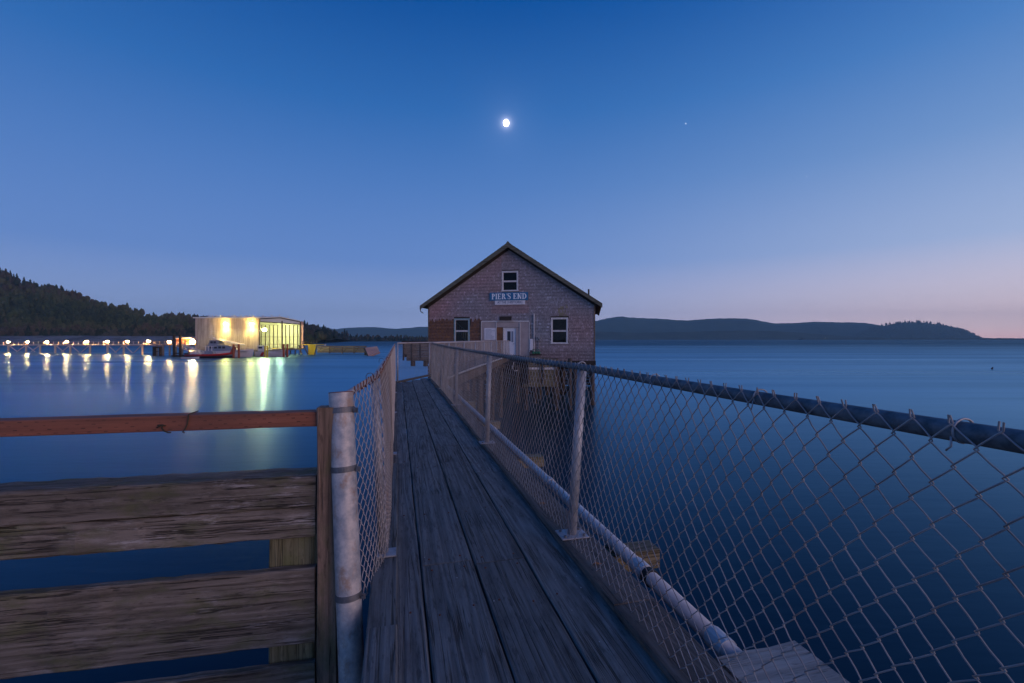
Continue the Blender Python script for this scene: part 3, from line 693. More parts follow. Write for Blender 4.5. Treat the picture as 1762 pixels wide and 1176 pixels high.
# right fence of the near walkway
fr = thing('chain_link_fence', 'chain-link fence with blue-grey top rail along the right side of the plank walkway', 'fence', (0, 0, 0))
RP = [(0.30, 1.078, 1.050, 0.172), (2.82, 1.078, 1.128, 0.171), (5.33, 1.045, 1.062, 0.166), (8.37, 1.077, 1.080, 0.160), (11.2, 1.10, 1.095, 0.150), (14.15, 1.076, 1.076, 0.122)]
nR = (-CT, -ST, 0)
for k, (Y, Ab, At, drop) in enumerate(RP):
    b = W(Ab, Y, 0.042); tp = W(At + .012, Y, EYE - drop - 0.018)
    mb = MB(); mb.tube([b, tp], 0.0285, 18); po = part('post', mb, 'galv', fr, smooth=True)
    mb = MB(); mb.timber((-.085, -.07, 0), (.085, .07, .008), .002, 1); pl_ = part('base_plate', mb, 'galv', po); pl_.location = (b.x, b.y, 0.037); pl_.rotation_euler = (0, 0, TH)
    for bx_, by_ in ((-.06, -.045), (-.06, .045), (.06, -.045), (.06, .045)):
        mb = MB(); mb.tube([(0, 0, 0), (0, 0, .012)], .009, 6); q = W(0, 0, 0); bo = part('bolt', mb, 'band', po); bo.location = (b.x + bx_ * CT - by_ * ST, b.y + bx_ * ST + by_ * CT, 0.044)
    mb = MB(); mb.ring((tp.x, tp.y, tp.z + .022), (-ST, CT, 0), 0.027, 0.0045, 16, 6); part('rail_tie', mb, 'galv', fr, smooth=True)
rail_pts = [W(At, Y, EYE - drop) for (Y, Ab, At, drop) in RP]
sm = []
for i in range(len(rail_pts) - 1):
    for f in np.linspace(0, 1, 8, endpoint=False):
        a, b = rail_pts[i], rail_pts[i + 1]; p = a.lerp(b, f); p.z -= 0.006 * math.sin(math.pi * f); sm.append(p)
sm.append(rail_pts[-1])
mb = MB(); mb.tube(sm, 0.0205, 16); part('top_rail', mb, 'dark_rail', fr, smooth=True)
for k in range(len(RP) - 1):
    Y0, Ab0, At0, d0 = RP[k]; Y1, Ab1, At1, d1 = RP[k + 1]
    off = 0.028
    fabric('wire_mesh', (W(Ab0 - off - .012, Y0, 0.030), W(Ab1 - off - .012, Y1, 0.030), W(At0 - off, Y0, EYE - d0 + 0.014), W(At1 - off, Y1, EYE - d1 + 0.014)),
           'wire', fr, nR, sides=5 if k == 0 else 4, lod=0 if k < 3 else 1, bulge=0.012, seed=k)
# bright tie wires and strays on the near bays
for k, (Y) in enumerate((0.86, 1.36, 1.95, 3.6, 4.4)):
    i = 0 if Y < 2.82 else 1; f = (Y - RP[i][0]) / (RP[i + 1][0] - RP[i][0]); A = RP[i][2] + (RP[i + 1][2] - RP[i][2]) * f; z = EYE - (RP[i][3] + (RP[i + 1][3] - RP[i][3]) * f)
    mb = MB(); c = W(A, Y, z - .004); mb.ring(c + Vector((0, 0, .003)), (-ST + .15, CT, .05), 0.0232, 0.0022, 16, 6); mb.tube([c + Vector((-.024, 0, -.008)), c + Vector((-.028, -.004, -.026)), c + Vector((-.024, .01, -.036))], .002, 5)
    part('tie_wire', mb, 'galv', fr, smooth=True)
# left fence
fl = thing('chain_link_fence', 'rust-topped chain-link fence along the left side of the plank walkway', 'fence', (0, 0, 0))
LP = [(2.20, -0.178, -0.222, 0.258), (2.57, -0.064, -0.108, 0.205), (4.80, -0.062, -0.085, 0.175), (7.5, -0.066, -0.085, 0.172), (10.3, -0.07, -0.08, 0.165), (13.0, -0.075, -0.075, 0.145)]
nL = (CT, ST, 0)
for k, (Y, Ab, At, drop) in enumerate(LP):
    if k == 0: continue
    b = W(Ab - .02, Y, 0.034 if k > 1 else 0.042); tp = W(At - .02, Y, EYE - drop - .012)
    mb = MB(); mb.tube([b, tp], 0.0235, 14); po = part('post', mb, 'galv', fl, smooth=True)
    mb = MB(); mb.timber((-.05, -.05, 0), (.055, .05, .010), .002, 1); pl_ = part('base_plate', mb, 'galv', po); pl_.location = (b.x + .02, b.y, 0.036); pl_.rotation_euler = (0, 0, TH)
mb = MB(); mb.tube([W(At - .02, Y, EYE - drop - .006) for (Y, Ab, At, drop) in LP], 0.015, 12); part('top_rail', mb, 'galv', fl, smooth=True)
for k in range(len(LP) - 1):
    Y0, Ab0, At0, d0 = LP[k]; Y1, Ab1, At1, d1 = LP[k + 1]; off = 0.028
    fabric('wire_mesh', (W(Ab0 + off - .015, Y0, 0.0 if k == 0 else .02), W(Ab1 + off - .015, Y1, 0.02), W(At0 + off - .02, Y0, EYE - d0 + 0.012), W(At1 + off - .02, Y1, EYE - d1 + 0.012)),
           'wire_pale', fl, nL, w=.071 if k else .050, r=0.0022, sides=4, lod=0 if k < 2 else 1, bulge=0.015, seed=20 + k)
    # rusted upper knuckles
    n_ = int(abs(Y1 - Y0) / (0.036 if k < 3 else 0.07)); mb = MB(); rr = random.Random(k)
    for q in range(n_):
        f = (q + .5) / n_; Y = Y0 + (Y1 - Y0) * f; A = (At0 + (At1 - At0) * f) + off - .022; z = EYE - (d0 + (d1 - d0) * f)
        p = W(A, Y, z + .012); s1 = rr.choice((-1, 1))
        mb.tube([p + Vector((-.012, s1 * .012, -.035)), p + Vector((.004, 0, -.012)), p + Vector((rr.uniform(-.006, .006), -s1 * .006, .012 + rr.uniform(0, .008)))], .0032, 4)
    part('rusted_knuckles', mb, 'rust', fl, kind='stuff')
for k, (Y, hh) in enumerate(((2.47, .022), (4.2, .03))):
    p = W(-.125, Y, EYE - .205); mb = MB(); mb.tube([p, p + Vector((-.008, 0, hh * .8)), p + Vector((-.024, .004, hh)), p + Vector((-.040, .008, hh * .8)), p + Vector((-.048, .01, hh * .2)), p + Vector((-.047, .01, -.012))], .0022, 5)
    part('loose_wire', mb, 'band', fl, smooth=True)

# ------------------------------------------------------------------ leaning galvanized end post
gp = thing('end_post', 'thick leaning galvanized pipe post with iron bands where the left mesh begins', 'post', (0, 0, 0))
pb, pt = Vector((-.690, 2.02, -.75)), Vector((-.826, 2.205, .988))
def on_post(z): return pb.lerp(pt, (z - pb.z) / (pt.z - pb.z))
mb = MB(); mb.tube([pb, pt], 0.0565, 32, cap=False); mb.tube([pt, pb.lerp(pt, .95)], 0.051, 32, cap=False); part('pipe', mb, 'galv_post', gp, smooth=True)
dpt = (pt - pb).normalized()
mb = MB(); mb.ring(pt, dpt, 0.0540, 0.0032, 32, 6); part('rim', mb, 'rust', gp, smooth=True)
for z in (.905, .632, .065):
    c = on_post(z); mb = MB(); mb.tube([c - dpt * .013, c + dpt * .013], 0.0595, 32, cap=False)
    mb.tube([c + dpt * .013, c + dpt * .0135], [0.0595, 0.0560], 32, cap=False); mb.tube([c - dpt * .013, c - dpt * .0135], [0.0595, 0.0560], 32, cap=False)
    bn = part('tension_band', mb, 'band', gp, smooth=False)
    mb = MB(); e = c + Vector((.063, -.01, 0)); mb.box(e.x - .012, e.x + .018, e.y - .003, e.y + .003, e.z - .012, e.z + .012); mb.tube([e + Vector((.006, -.012, 0)), e + Vector((.006, .012, 0))], .006, 6); part('clamp_bolt', mb, 'band', bn)

# ------------------------------------------------------------------ timber barrier at left
AL = R(11.0)
wb = thing('timber_barrier', 'weathered timber barrier with reddish top rail reaching out over the water at left', 'barrier', (-.874, 2.178, 0), AL)
mb = MB(); mb.timber((-.0455, -.044, -1.15), (.0455, .046, .925), .005, 14, .0018, 1); part('post', mb, 'post', wb, center=True)
mb = MB(); mb.timber((-2.9, -.044, -1.15), (-2.81, .046, .925), .005, 8, .0018, 2); part('post', mb, 'post', wb, center=True)
mb = MB(); mb.timber((-2.80, -.018, .834), (-.050, .072, .902), .004, 14, .0010, 3); part('top_rail', mb, 'rail', wb, center=True, label='reddish incised handrail board')
# upper timber: two halves of one split balk with an open crack between
mb = MB(); mb.timber((-2.80, -.020, .454), (-.056, .150, .601), .008, 40, .0035, 4); part('upper_timber', mb, 'timber', wb, center=True)
mb = MB(); mb.timber((-2.80, -.012, .311), (-.060, .150, .4505), .008, 40, .0035, 5); part('upper_timber', mb, 'timber', wb, center=True)
mb = MB(); mb.timber((-2.80, -.018, -.185), (-.058, .028, .169), .006, 40, .003, 6); part('middle_board', mb, 'timber', wb, center=True)
mb = MB(); mb.timber((-2.80, -.018, -.60), (-.062, .028, -.283), .006, 40, .003, 7); part('lower_board', mb, 'timber', wb, center=True)
mb = MB(); mb.timber((-.275, .031, -1.1), (-.075, .15, .309), .006, 8, .002, 8); part('backing_post', mb, 'block', wb, center=True)
mb = MB(); mb.timber((-2.7, .031, -1.1), (-2.5, .15, .309), .006, 8, .002, 9); part('backing_post', mb, 'block', wb, center=True)
mb = MB(); mb.timber((-2.95, -.06, -1.32), (.95, .14, -1.152), .008, 8, .003, 10); part('support_beam', mb, 'dark_wood', wb, center=True)
# cords tied round the rail
cd = thing('cord', 'short olive cord knotted round the reddish handrail', 'cord', (-.874, 2.178, 0), AL)
mb = MB(); x0 = -.60
loop = [(x0 + .012, -.024, .885), (x0 + .016, -.030, .905), (x0 + .016, .0, .909), (x0 + .010, .03, .909)]
mb.tube([(x0 - .006, -.020, .826), (x0 - .012, -.026, .830), (x0 - .002, -.024, .845), (x0 + .006, -.024, .865), (x0 + .010, -.024, .889), (x0 + .010, -.024, .906), (x0 + .008, .0, .908), (x0 + .006, .075, .908)], .0030, 6)
part('knotted_loop', mb, 'cord', cd, smooth=True)
mb = MB(); mb.tube([(x0 - .115, -.024, .853), (x0 - .10, -.025, .862), (x0 - .092, -.026, .866), (x0 - .094, -.026, .850), (x0 - .085, -.026, .838), (x0 - .07, -.024, .830), (x0 - .06, -.020, .829)], .0032, 6)
mb.tube([(x0 - .112, -.024, .864), (x0 - .092, -.026, .866), (x0 - .080, -.024, .860)], .0026, 5)
part('loose_end', mb, 'cord', cd, smooth=True)
# small litter on the deck
for k, (px_, py_, s_) in enumerate([(940, 855, .016), (946, 888, .02), (1000, 830, .008), (905, 915, .014), (953, 901, .01)]):
    pass
for k, (A, Y, lb) in enumerate([(1.035, 3.35, 'dry brown leaf scrap caught on the curb behind the second bay'), (1.04, 2.45, 'small dry leaf scrap on the curb by the near fence post')]):
    p = W(A, Y, .040); mb = MB(); mb.add([(0, 0, 0), (.03, .008, .006), (.055, -.004, .002), (.03, -.016, .008), (0, 0, -.002), (.03, .008, .003), (.055, -.004, 0), (.03, -.016, .005)], [(0, 3, 2, 1), (4, 5, 6, 7), (0, 1, 5, 4), (1, 2, 6, 5), (2, 3, 7, 6), (3, 0, 4, 7)])
    tag(part('leaf_scrap', mb, 'leaf'), lb, 'leaf').location = p
mb = MB(); rr = random.Random(3)
for k in range(70):
    A = rr.choice((rr.uniform(.75, .96), rr.uniform(.0, .95))); Y = rr.uniform(1.6, 8); p = W(A, Y, .0); s_ = rr.uniform(.0015, .004)
    mb.ball((p.x, p.y, .002), s_, s_ * rr.uniform(.6, 1.6), .0015, 5, 3)
tag(part('shell_grit', mb, 'speck'), 'tiny pale shell fragments scattered on the planks', 'debris', kind='stuff')

# ------------------------------------------------------------------ far walkway (bends right towards the building)
L2 = [(-3.25, 12.95), (-2.80, 15.5), (-1.75, 36.0)]; R2 = [(-2.48, 14.3), (-2.12, 15.2), (-.25, 36.0)]
fw = bpy.data.objects.new('far_walkway', None); COL.objects.link(fw); tag(fw, kind='structure')
def lerp2(a, b, f): return (a[0] + (b[0] - a[0]) * f, a[1] + (b[1] - a[1]) * f)
for q in range(5):
    f0, f1 = q / 5 + .004, (q + 1) / 5 - .004
    for (i0, i1) in ((1, 2),):
        a = lerp2(L2[i0], R2[i0], f0); b = lerp2(L2[i0], R2[i0], f1); c = lerp2(L2[i1], R2[i1], f1); e = lerp2(L2[i1], R2[i1], f0)
        mb = MB(); z0, z1 = -.08, -.012; mb.hexa([(a[0], a[1], z0), (b[0], b[1], z0), (c[0], c[1], z0), (e[0], e[1], z0), (a[0], a[1], z1), (b[0], b[1], z1), (c[0], c[1], z1), (e[0], e[1], z1)]); part('plank', mb, 'deck', fw)
mb = MB(); z0, z1 = -.085, -.012; P = [W(-.10, 13.2), Vector((-2.80, 15.5, 0)), Vector((-2.12, 15.2, 0)), W(1.2, 14.5)]
mb.hexa([(p.x, p.y, z0 - .005) for p in reversed(P)] + [(p.x, p.y, z1 - .066) for p in reversed(P)]); part('landing_board', mb, 'deck', fw)
def bar(a, b, w_, z0, z1):
    a = Vector((a[0], a[1], 0)); b = Vector((b[0], b[1], 0)); d_ = (b - a).normalized(); n_ = Vector((-d_.y, d_.x, 0)) * w_ / 2; mb = MB()
    mb.hexa([(*(a - n_).xy, z0), (*(b - n_).xy, z0), (*(b + n_).xy, z0), (*(a + n_).xy, z0), (*(a - n_).xy, z1), (*(b - n_).xy, z1), (*(b + n_).xy, z1), (*(a + n_).xy, z1)]); return mb
part('curb_timber', bar(L2[0], L2[1], .13, .002, .05), 'curb', fw); part('curb_timber', bar(L2[1], L2[2], .13, .002, .05), 'curb', fw); part('curb_timber', bar(R2[1], R2[2], .13, .002, .05), 'curb', fw)
part('stringer', bar(L2[1], L2[2], .14, -.42, -.09), 'lagging', fw); part('stringer', bar(R2[1], R2[2], .14, -.42, -.09), 'lagging', fw)
for k, Y in enumerate((17.5, 21.8, 26.1, 30.4)):
    f = (Y - 15.3) / 20.7; a = lerp2(L2[1], L2[2], f); b = lerp2(R2[1], R2[2], f)
    part('cross_beam', bar((a[0] - .25, a[1] + .1), (b[0] + .25, b[1] - .1), .22, -.68, -.43), 'lagging', fw)
    for p in (a, b):
        mb = MB(); mb.tube([(p[0], p[1], WATER - 1.5), (p[0], p[1], -.685)], .15, 12); part('pile', mb, 'pile', fw)
def far_fence(label, line, side, t0_, lodn, tdrop=(.122, .13), r=.0016):
    f_ = thing('chain_link_fence', label, 'fence'); P_ = []
    for a, b in zip(line[:-1], line[1:]):
        L = math.hypot(b[0] - a[0], b[1] - a[1]); n_ = max(1, int(round(L / 2.7)))
        for q in range(n_): P_.append(lerp2(a, b, q / n_))
    P_.append(line[-1]); H = EYE - .125
    for p in P_:
        mb = MB(); mb.tube([(p[0], p[1], .03), (p[0], p[1], H)], .026, 10); part('post', mb, 'galv', f_, smooth=True)
    mb = MB(); mb.tube([(p[0], p[1], H + .012) for p in P_], .022, 8); part('top_rail', mb, t0_, f_, smooth=True)
    for k, (a, b) in enumerate(zip(P_[:-1], P_[1:])):
        dx, dy = b[0] - a[0], b[1] - a[1]; l_ = math.hypot(dx, dy); n3 = (dy / l_ * side, -dx / l_ * side, 0); o_ = .03
        A_ = [(p[0] + n3[0] * o_, p[1] + n3[1] * o_) for p in (a, b)]
        fabric('wire_mesh', ((*A_[0], .05), (*A_[1], .05), (*A_[0], H + .01), (*A_[1], H + .01)), 'wire_pale', f_, n3, sides=3, lod=1, rows=13, seed=50 + k, r=r)
far_fence('pale chain-link fence closing the walkway end and running on left of the far walkway', L2, 1, 'wire_pale', 1)
far_fence('pale chain-link fence on the right side of the far walkway leading to the door', [(W(1.076, 14.2).x + .05, 14.25), (-2.10, 15.2), (-.22, 35.6)], -1, 'wire_pale', 1)

# ------------------------------------------------------------------ the shingled building
BC = Vector((-.239, 36.985, 0)); BA = R(-10.0); cb, sb_ = math.cos(BA), math.sin(BA)
def F(px, py):
    """photo pixel -> (position along facade, height) on the facade plane"""
    k = (px - 881) / K; s = (BC.y * k - BC.x) / (cb - k * sb_); Y = BC.y + s * sb_
    return s, EYE - (py - 584) * Y / K
bd = thing('shingled_building', 'weathered cedar-shingled building on piles with steep gable at the end of the pier', 'building', tuple(BC), BA)
HWD = 6.82; EV = 4.30; RG = 8.92; BOT = -.45
def roofz(x): return RG - abs(x) * (RG - EV) / HWD
wins = [(F(863.5, 467), F(892, 501)), (F(781.5, 548.5), F(808.5, 590.5)), (F(948, 547), F(977.5, 591.5))]
holes = [(a[0], b[0], b[1], a[1]) for a, b in wins]     # x0,x1,z0,z1
dS = F(868, 566)[0]; dE = F(887, 566)[0]; dT = F(868, 566)[1]
# sheathing wall with openings built as strips between the openings
xs = sorted({-HWD, 0.0, HWD, *[h for q in holes for h in q[:2]], dS, dE})
wallm = MB()
for xa, xb in zip(xs[:-1], xs[1:]):
    cuts = [(q[2], q[3]) for q in holes if q[0] <= xa + 1e-4 and q[1] >= xb - 1e-4]
    if xa >= dS - 1e-4 and xb <= dE + 1e-4: cuts.append((BOT, dT))
    cuts.sort(); z = BOT
    for c0, c1 in cuts + [(None, None)]:
        if c0 is None:
            vs = [(xa, z), (xb, z), (xb, roofz(xb) - .02), (xa, roofz(xa) - .02)]
            wallm.prism(vs, 0.0, .12)
        else:
            if c0 > z + 1e-3: wallm.prism([(xa, z), (xb, z), (xb, c0), (xa, c0)], 0.0, .12)
            z = c1
part('front_wall', wallm, 'dark_wood', bd)
DP = 15.0
mb = MB(); mb.box(-HWD, -HWD + .12, .122, DP, BOT, EV - .03); mb.box(HWD - .12, HWD, .122, DP, BOT, EV - .03)
mb.prism([(-HWD, BOT), (HWD, BOT), (HWD, EV), (0, RG - .03), (-HWD, EV)], DP + .002, DP + .12); part('outer_walls', mb, 'lagging', bd)
mb = MB(); mb.box(-HWD + .13, HWD - .13, .14, DP - .02, -.30, -.18); part('floor', mb, 'dark_wood', bd)
mb = MB(); mb.box(-HWD + .13, HWD - .13, 5.0, 5.1, -.17, 3.7); part('partition', mb, 'plywood_brown', bd)
# shingles, one by one
gap_boxes = holes + [(F(829, 554)[0], F(911.5, 554)[0], BOT - 1, F(829, 554)[1])]
sg = MB(); rr = random.Random(11); ex = 0.131; row = 0; z = BOT - .02
bx0, bx1, bz1 = F(739, 0)[0], F(829, 0)[0], F(785, 552)[1]
rx0, rx1, rz0, rz1 = F(846, 0)[0], F(910, 0)[0], F(878, 541)[1], F(878, 527)[1]
while z < RG:
    x = -HWD - rr.uniform(0, .1)
    rowv = rr.uniform(.92, 1.08)
    while x < HWD:
        wd = rr.uniform(.07, .16); x1 = min(x + wd, HWD + .01); xm = (x + x1) / 2
        zt = z + ex * 1.25; ok = z + .02 < roofz(xm) - .04 and x1 - max(x, -HWD) > .03
        for g in gap_boxes:
            if xm > g[0] - .03 and xm < g[1] + .03 and z > g[2] - .12 and z < g[3] + .0: ok = False
        if ok:
            zt = min(zt, roofz(xm) - .03); a, b = max(x, -HWD - .01) + .004, x1 - .004; j = rr.uniform(-.012, .012); th = rr.uniform(.030, .044)
            newer = (a < bx1 + rr.uniform(-.1, .1) and z < bz1 - .05 + .07 * math.sin(xm * 2) + rr.uniform(-.1, .1))
            patch = rx0 < xm < rx1 and rz0 < z < rz1
            s1 = math.sin(xm * 1.1 + 2) + math.sin(z * 1.7 + xm * .7) + math.sin(xm * .45 - z * .9)
            diag = math.exp(-((z - (roofz(xm) - 1.2)) ** 2) / .55) * (xm < -.6)
            if newer: c = (.140, .080, .060) if rr.random() < .7 else (.175, .09, .05)
            elif patch: c = (.245, .18, .185)
            else:
                c = (.232 + .010 * s1 + .04 * diag, .200 - .004 * s1 - .008 * diag, .212 - .008 * s1 - .01 * diag)
                if rr.random() < .1: c = (c[0] * 1.35, c[1] * 1.4, c[2] * 1.45)
                if abs(xm - 4.4) < .4 and 3.0 < z < 3.9 and rr.random() < .5: c = (.22, .195, .14)
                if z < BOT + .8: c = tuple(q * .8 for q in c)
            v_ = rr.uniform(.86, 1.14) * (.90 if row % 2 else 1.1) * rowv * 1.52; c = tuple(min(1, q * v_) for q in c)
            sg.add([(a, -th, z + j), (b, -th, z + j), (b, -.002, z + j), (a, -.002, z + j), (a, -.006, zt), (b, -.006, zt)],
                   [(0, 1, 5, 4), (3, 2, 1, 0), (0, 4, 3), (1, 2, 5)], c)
        x = x1 + .004
    z += ex; row += 1
part('shingle_cladding', sg, 'shingle', bd, kind='stuff')
# roof: two slabs, rake boards, ridge, sagging eave edge
OH = .62; sl_ = (RG - EV) / HWD; ft = .50
ex_ = HWD + .56
for s in (-1, 1):
    mb = MB(); z_e = RG + .06 - ex_ * sl_; th = .13
    P = [(0, RG + .06), (s * ex_, z_e), (s * ex_, z_e - th), (0, RG + .06 - th)]
    if s < 0: P = P[::-1]
    mb.prism(P, -ft, DP + .5); part('roof_slab', mb, 'roof', bd)
    mb = MB(); h_ = .36
    P = [(0, RG + .055), (s * (ex_ + .03), z_e + .03), (s * (ex_ + .03), z_e - h_ + .06), (0, RG + .06 - h_ - .02)]
    if s < 0: P = P[::-1]
    mb.prism(P, -ft - .045, -ft - .003); part('rake_board', mb, 'fascia', bd)
    # roof courses standing proud (rows of roofing seen edge-on along the rake)
    mb = MB(); n_ = 26
    for q in range(n_):
        x0 = ex_ * q / n_; x1 = ex_ * (q + 1) / n_
        z0_ = RG + .062 - x0 * sl_; z1_ = RG + .062 - x1 * sl_ + .03 + rr.uniform(0, .02)
        P = [(s * x0, z0_), (s * x1, z1_ - .03), (s * x1, z1_), (s * x0, z0_ + .012)]
        if s > 0: P = P[::-1]
        mb.prism(P, -ft - .02 - rr.uniform(0, .03), DP + .5)
    part('roof_course', mb, 'roof', bd, kind='stuff')
    P = [(0, RG - .075), (s * HWD, EV - .075), (s * HWD, EV - .42), (0, RG - .46)]
    if s < 0: P = P[::-1]
    mb = MB(); mb.prism(P, -.085, -.053); part('frieze_shade', mb, 'dark_wood', bd)  # dark frieze strip put in for the shade band under the rake
    mb = MB(); x0 = s * HWD; mb.box(min(x0 + s * .03, s * ex_ * .995), max(x0 + s * .03, s * ex_ * .995), -ft + .02, DP, EV - .32, EV - .27); part('soffit', mb, 'dark_wood', bd)
mb = MB(); mb.prism([(-.16, RG - .02), (.16, RG - .02), (.02, RG + .16), (-.02, RG + .16)], -ft - .06, DP + .5); part('ridge_cap', mb, 'roof', bd)
vx, vz = F(1015, 510); mb = MB(); mb.tube([(vx - .1, .8, 4.35), (vx - .1, .8, F(1015, 500)[1] + .18)], .07, 10); part('vent_pipe', mb, 'dark_wood', bd)
mb = MB(); mb.tube([(-ex_ + .05, -ft, EV - .45), (-ex_ + .02, -ft - .02, EV - .75), (-ex_ + .25, -ft, EV - .9)], .035, 6); part('broken_gutter', mb, 'dark_wood', bd)
for x in (-HWD, HWD):
    mb = MB(); mb.box(x - .06, x + .05, -.05, -.036, BOT, EV - .25); part('corner_board', mb, 'lagging', bd)

# windows
for wi, ((xa, xb, za, zb), fm, lb) in enumerate(zip(holes, ('white_paint', 'teal_paint', 'white_paint'), (None, 'window with worn teal frame', None))):
    t_ = .10
    wf = MB(); wf.box(xa, xa + t_, -.06, .05, za, zb); wf.box(xb - t_, xb, -.06, .05, za, zb); wf.box(xa + t_, xb - t_, -.058, .05, zb - t_ * 1.1, zb); wf.box(xa - .04, xb + .04, -.10, .05, za - .03, za + t_ * .55)
    wo = part('window', wf, fm, bd, label=lb)
    s_ = .045; ia, ib, ja, jb = xa + t_, xb - t_, za + t_ * .56, zb - t_ * 1.12; mid = (ja + jb) / 2
    mb = MB(); mb.box(ia, ib, -.03, .02, mid - .028, mid + .028)
    for (q0, q1) in ((ja, mid - .036), (mid + .036, jb)):
        mb.box(ia, ia + s_, -.025, .02, q0, q1); mb.box(ib - s_, ib, -.025, .02, q0, q1); mb.box(ia + s_, ib - s_, -.024, .02, q0, q0 + s_ * .7); mb.box(ia + s_, ib - s_, -.024, .02, q1 - s_ * .7, q1)
    part('sash', mb, 'white_paint', wo)
    for (q0, q1) in ((ja, mid - .036), (mid + .036, jb)):
        mb = MB(); mb.box(ia + s_, ib - s_, .0, .006, q0 + s_ * .7, q1 - s_ * .7); part('pane', mb, 'glass', wo)
# stairs and lamp seen through the teal window
(xa, xb, za, zb) = holes[1]
st = thing('indoor_staircase', 'white stair balustrade seen through the teal-framed window', 'staircase', tuple(BC), BA)
mb = MB(); a_ = Vector((xa - .2, 1.2, zb - .25)); b_ = Vector((xb + .1, 1.2, za + .35)); mb.tube([a_, b_], .045, 6); part('handrail', mb, 'white_paint', st)
mb = MB(); mb.tube([a_ - Vector((0, 0, .85)), b_ - Vector((0, 0, .85))], .06, 6); part('stringer', mb, 'white_paint', st)
for q in range(9):
    p = a_.lerp(b_, (q + .5) / 9); mb = MB(); mb.box(p.x - .022, p.x + .022, p.y - .02, p.y + .02, p.z - .85, p.z - .04); part('baluster', mb, 'white_paint', st)
mb = MB(); mb.ball((xb - .28, 1.5, za + .42), .075, None, None, 10, 6); bl = part('indoor_lamp', mb, 'bulb', None, smooth=True); bl.location = tuple(BC); bl.rotation_euler = (0, 0, BA); tag(bl, 'small warm lamp glowing inside the teal-framed window', 'lamp')
il = bpy.data.lights.new('room_light', 'POINT'); il.energy = 9; il.color = (1, .72, .38); il.shadow_soft_size = .08; io = bpy.data.objects.new('room_light', il); COL.objects.link(io)
io.matrix_world = Matrix.Translation(BC) @ Matrix.Rotation(BA, 4, 'Z') @ Matrix.Translation((xb - .28, 1.35, za + .60))

# plywood entrance screen
def FB(name, x0, y0, x1, y1, ya, yb, mat, parent=bd, label=None):
    a = F(x0, y0); b = F(x1, y1); mb = MB(); mb.box(a[0], b[0], ya, yb, b[1], a[1]); return part(name, mb, mat, parent, label=label)
FB('plywood_panel', 829, 554, 854.4, 612, -.09, -.03, 'plywood'); FB('plywood_panel', 855, 554, 895, 563.5, -.088, -.03, 'plywood')
FB('plywood_panel', 855, 564, 867, 612, -.03, -.012, 'plywood_brown', label='bare brown plywood panel left of the door'); FB('plywood_panel', 888, 564, 895, 612, -.086, -.03, 'plywood'); FB('plywood_panel', 895.5, 554.5, 911.5, 613, -.11, -.03, 'plywood')
for (x0, y0, x1, y1) in ((828.4, 553, 829.4, 612), (854.2, 555, 855.3, 612), (894.6, 555, 895.8, 612), (911.2, 554, 912.2, 606), (829.4, 552.9, 911.2, 554.1)):
    FB('batten', x0, y0, x1, y1, -.145, -.112, 'white_paint')
FB('canopy_board', 859.5, 545, 880.5, 553.2, -.07, -.045, 'dark_wood'); FB('canopy_ledge', 857, 552.2, 884, 553.0, -.24, -.147, 'plywood')
a = F(868, 566); b = F(887.5, 611.5)
mb = MB(); mb.box(a[0] + .01, b[0] - .01, .0, .05, b[1], a[1]); dr = part('door', mb, 'door_white', bd)
x0_, z0_ = F(873.0, 570.5); x1_, z1_ = F(880.8, 587.5)
mb = MB(); mb.box(x0_, F(878.6, 0)[0], -.012, -.002, z1_, z0_); part('door_pane', mb, 'boat_dark', dr); mb = MB(); mb.box(F(880, 0)[0], F(883.3, 0)[0], -.012, -.002, F(881, 589)[1], z0_); part('door_pane', mb, 'boat_grey', dr)
mb = MB(); mb.box(a[0] - .10, a[0] + .009, -.06, .0, b[1], a[1] + .08); mb.box(b[0] - .009, b[0] + .07, -.06, .0, b[1], a[1] + .08); mb.box(a[0] + .01, b[0] - .01, -.058, .0, a[1] + .002, a[1] + .08); part('door_frame', mb, 'white_paint', bd)
mb = MB(); hx_, hz_ = F(884.5, 592); mb.tube([(hx_, -.002, hz_), (hx_, -.06, hz_)], .02, 8); mb.ball((hx_, -.075, hz_), .035, None, None, 8, 5); part('door_handle', mb, 'band', dr, smooth=True)
nb = thing('notice_board', 'square white notice board on the plywood screen left of the door', 'notice board', tuple(BC), BA)
FB('board', 834, 565, 853.3, 585, -.12, -.092, 'sign_board', nb)
rr2 = random.Random(4)
for q in range(9):
    y = 567.5 + q * 1.9; xe = 836 + rr2.uniform(9, 15.5); ob = FB('faded_print_line', 836 if q != 1 else 835.5, y, xe if q != 1 else 852, y + .55, -.124, -.121, 'boat_grey', nb)
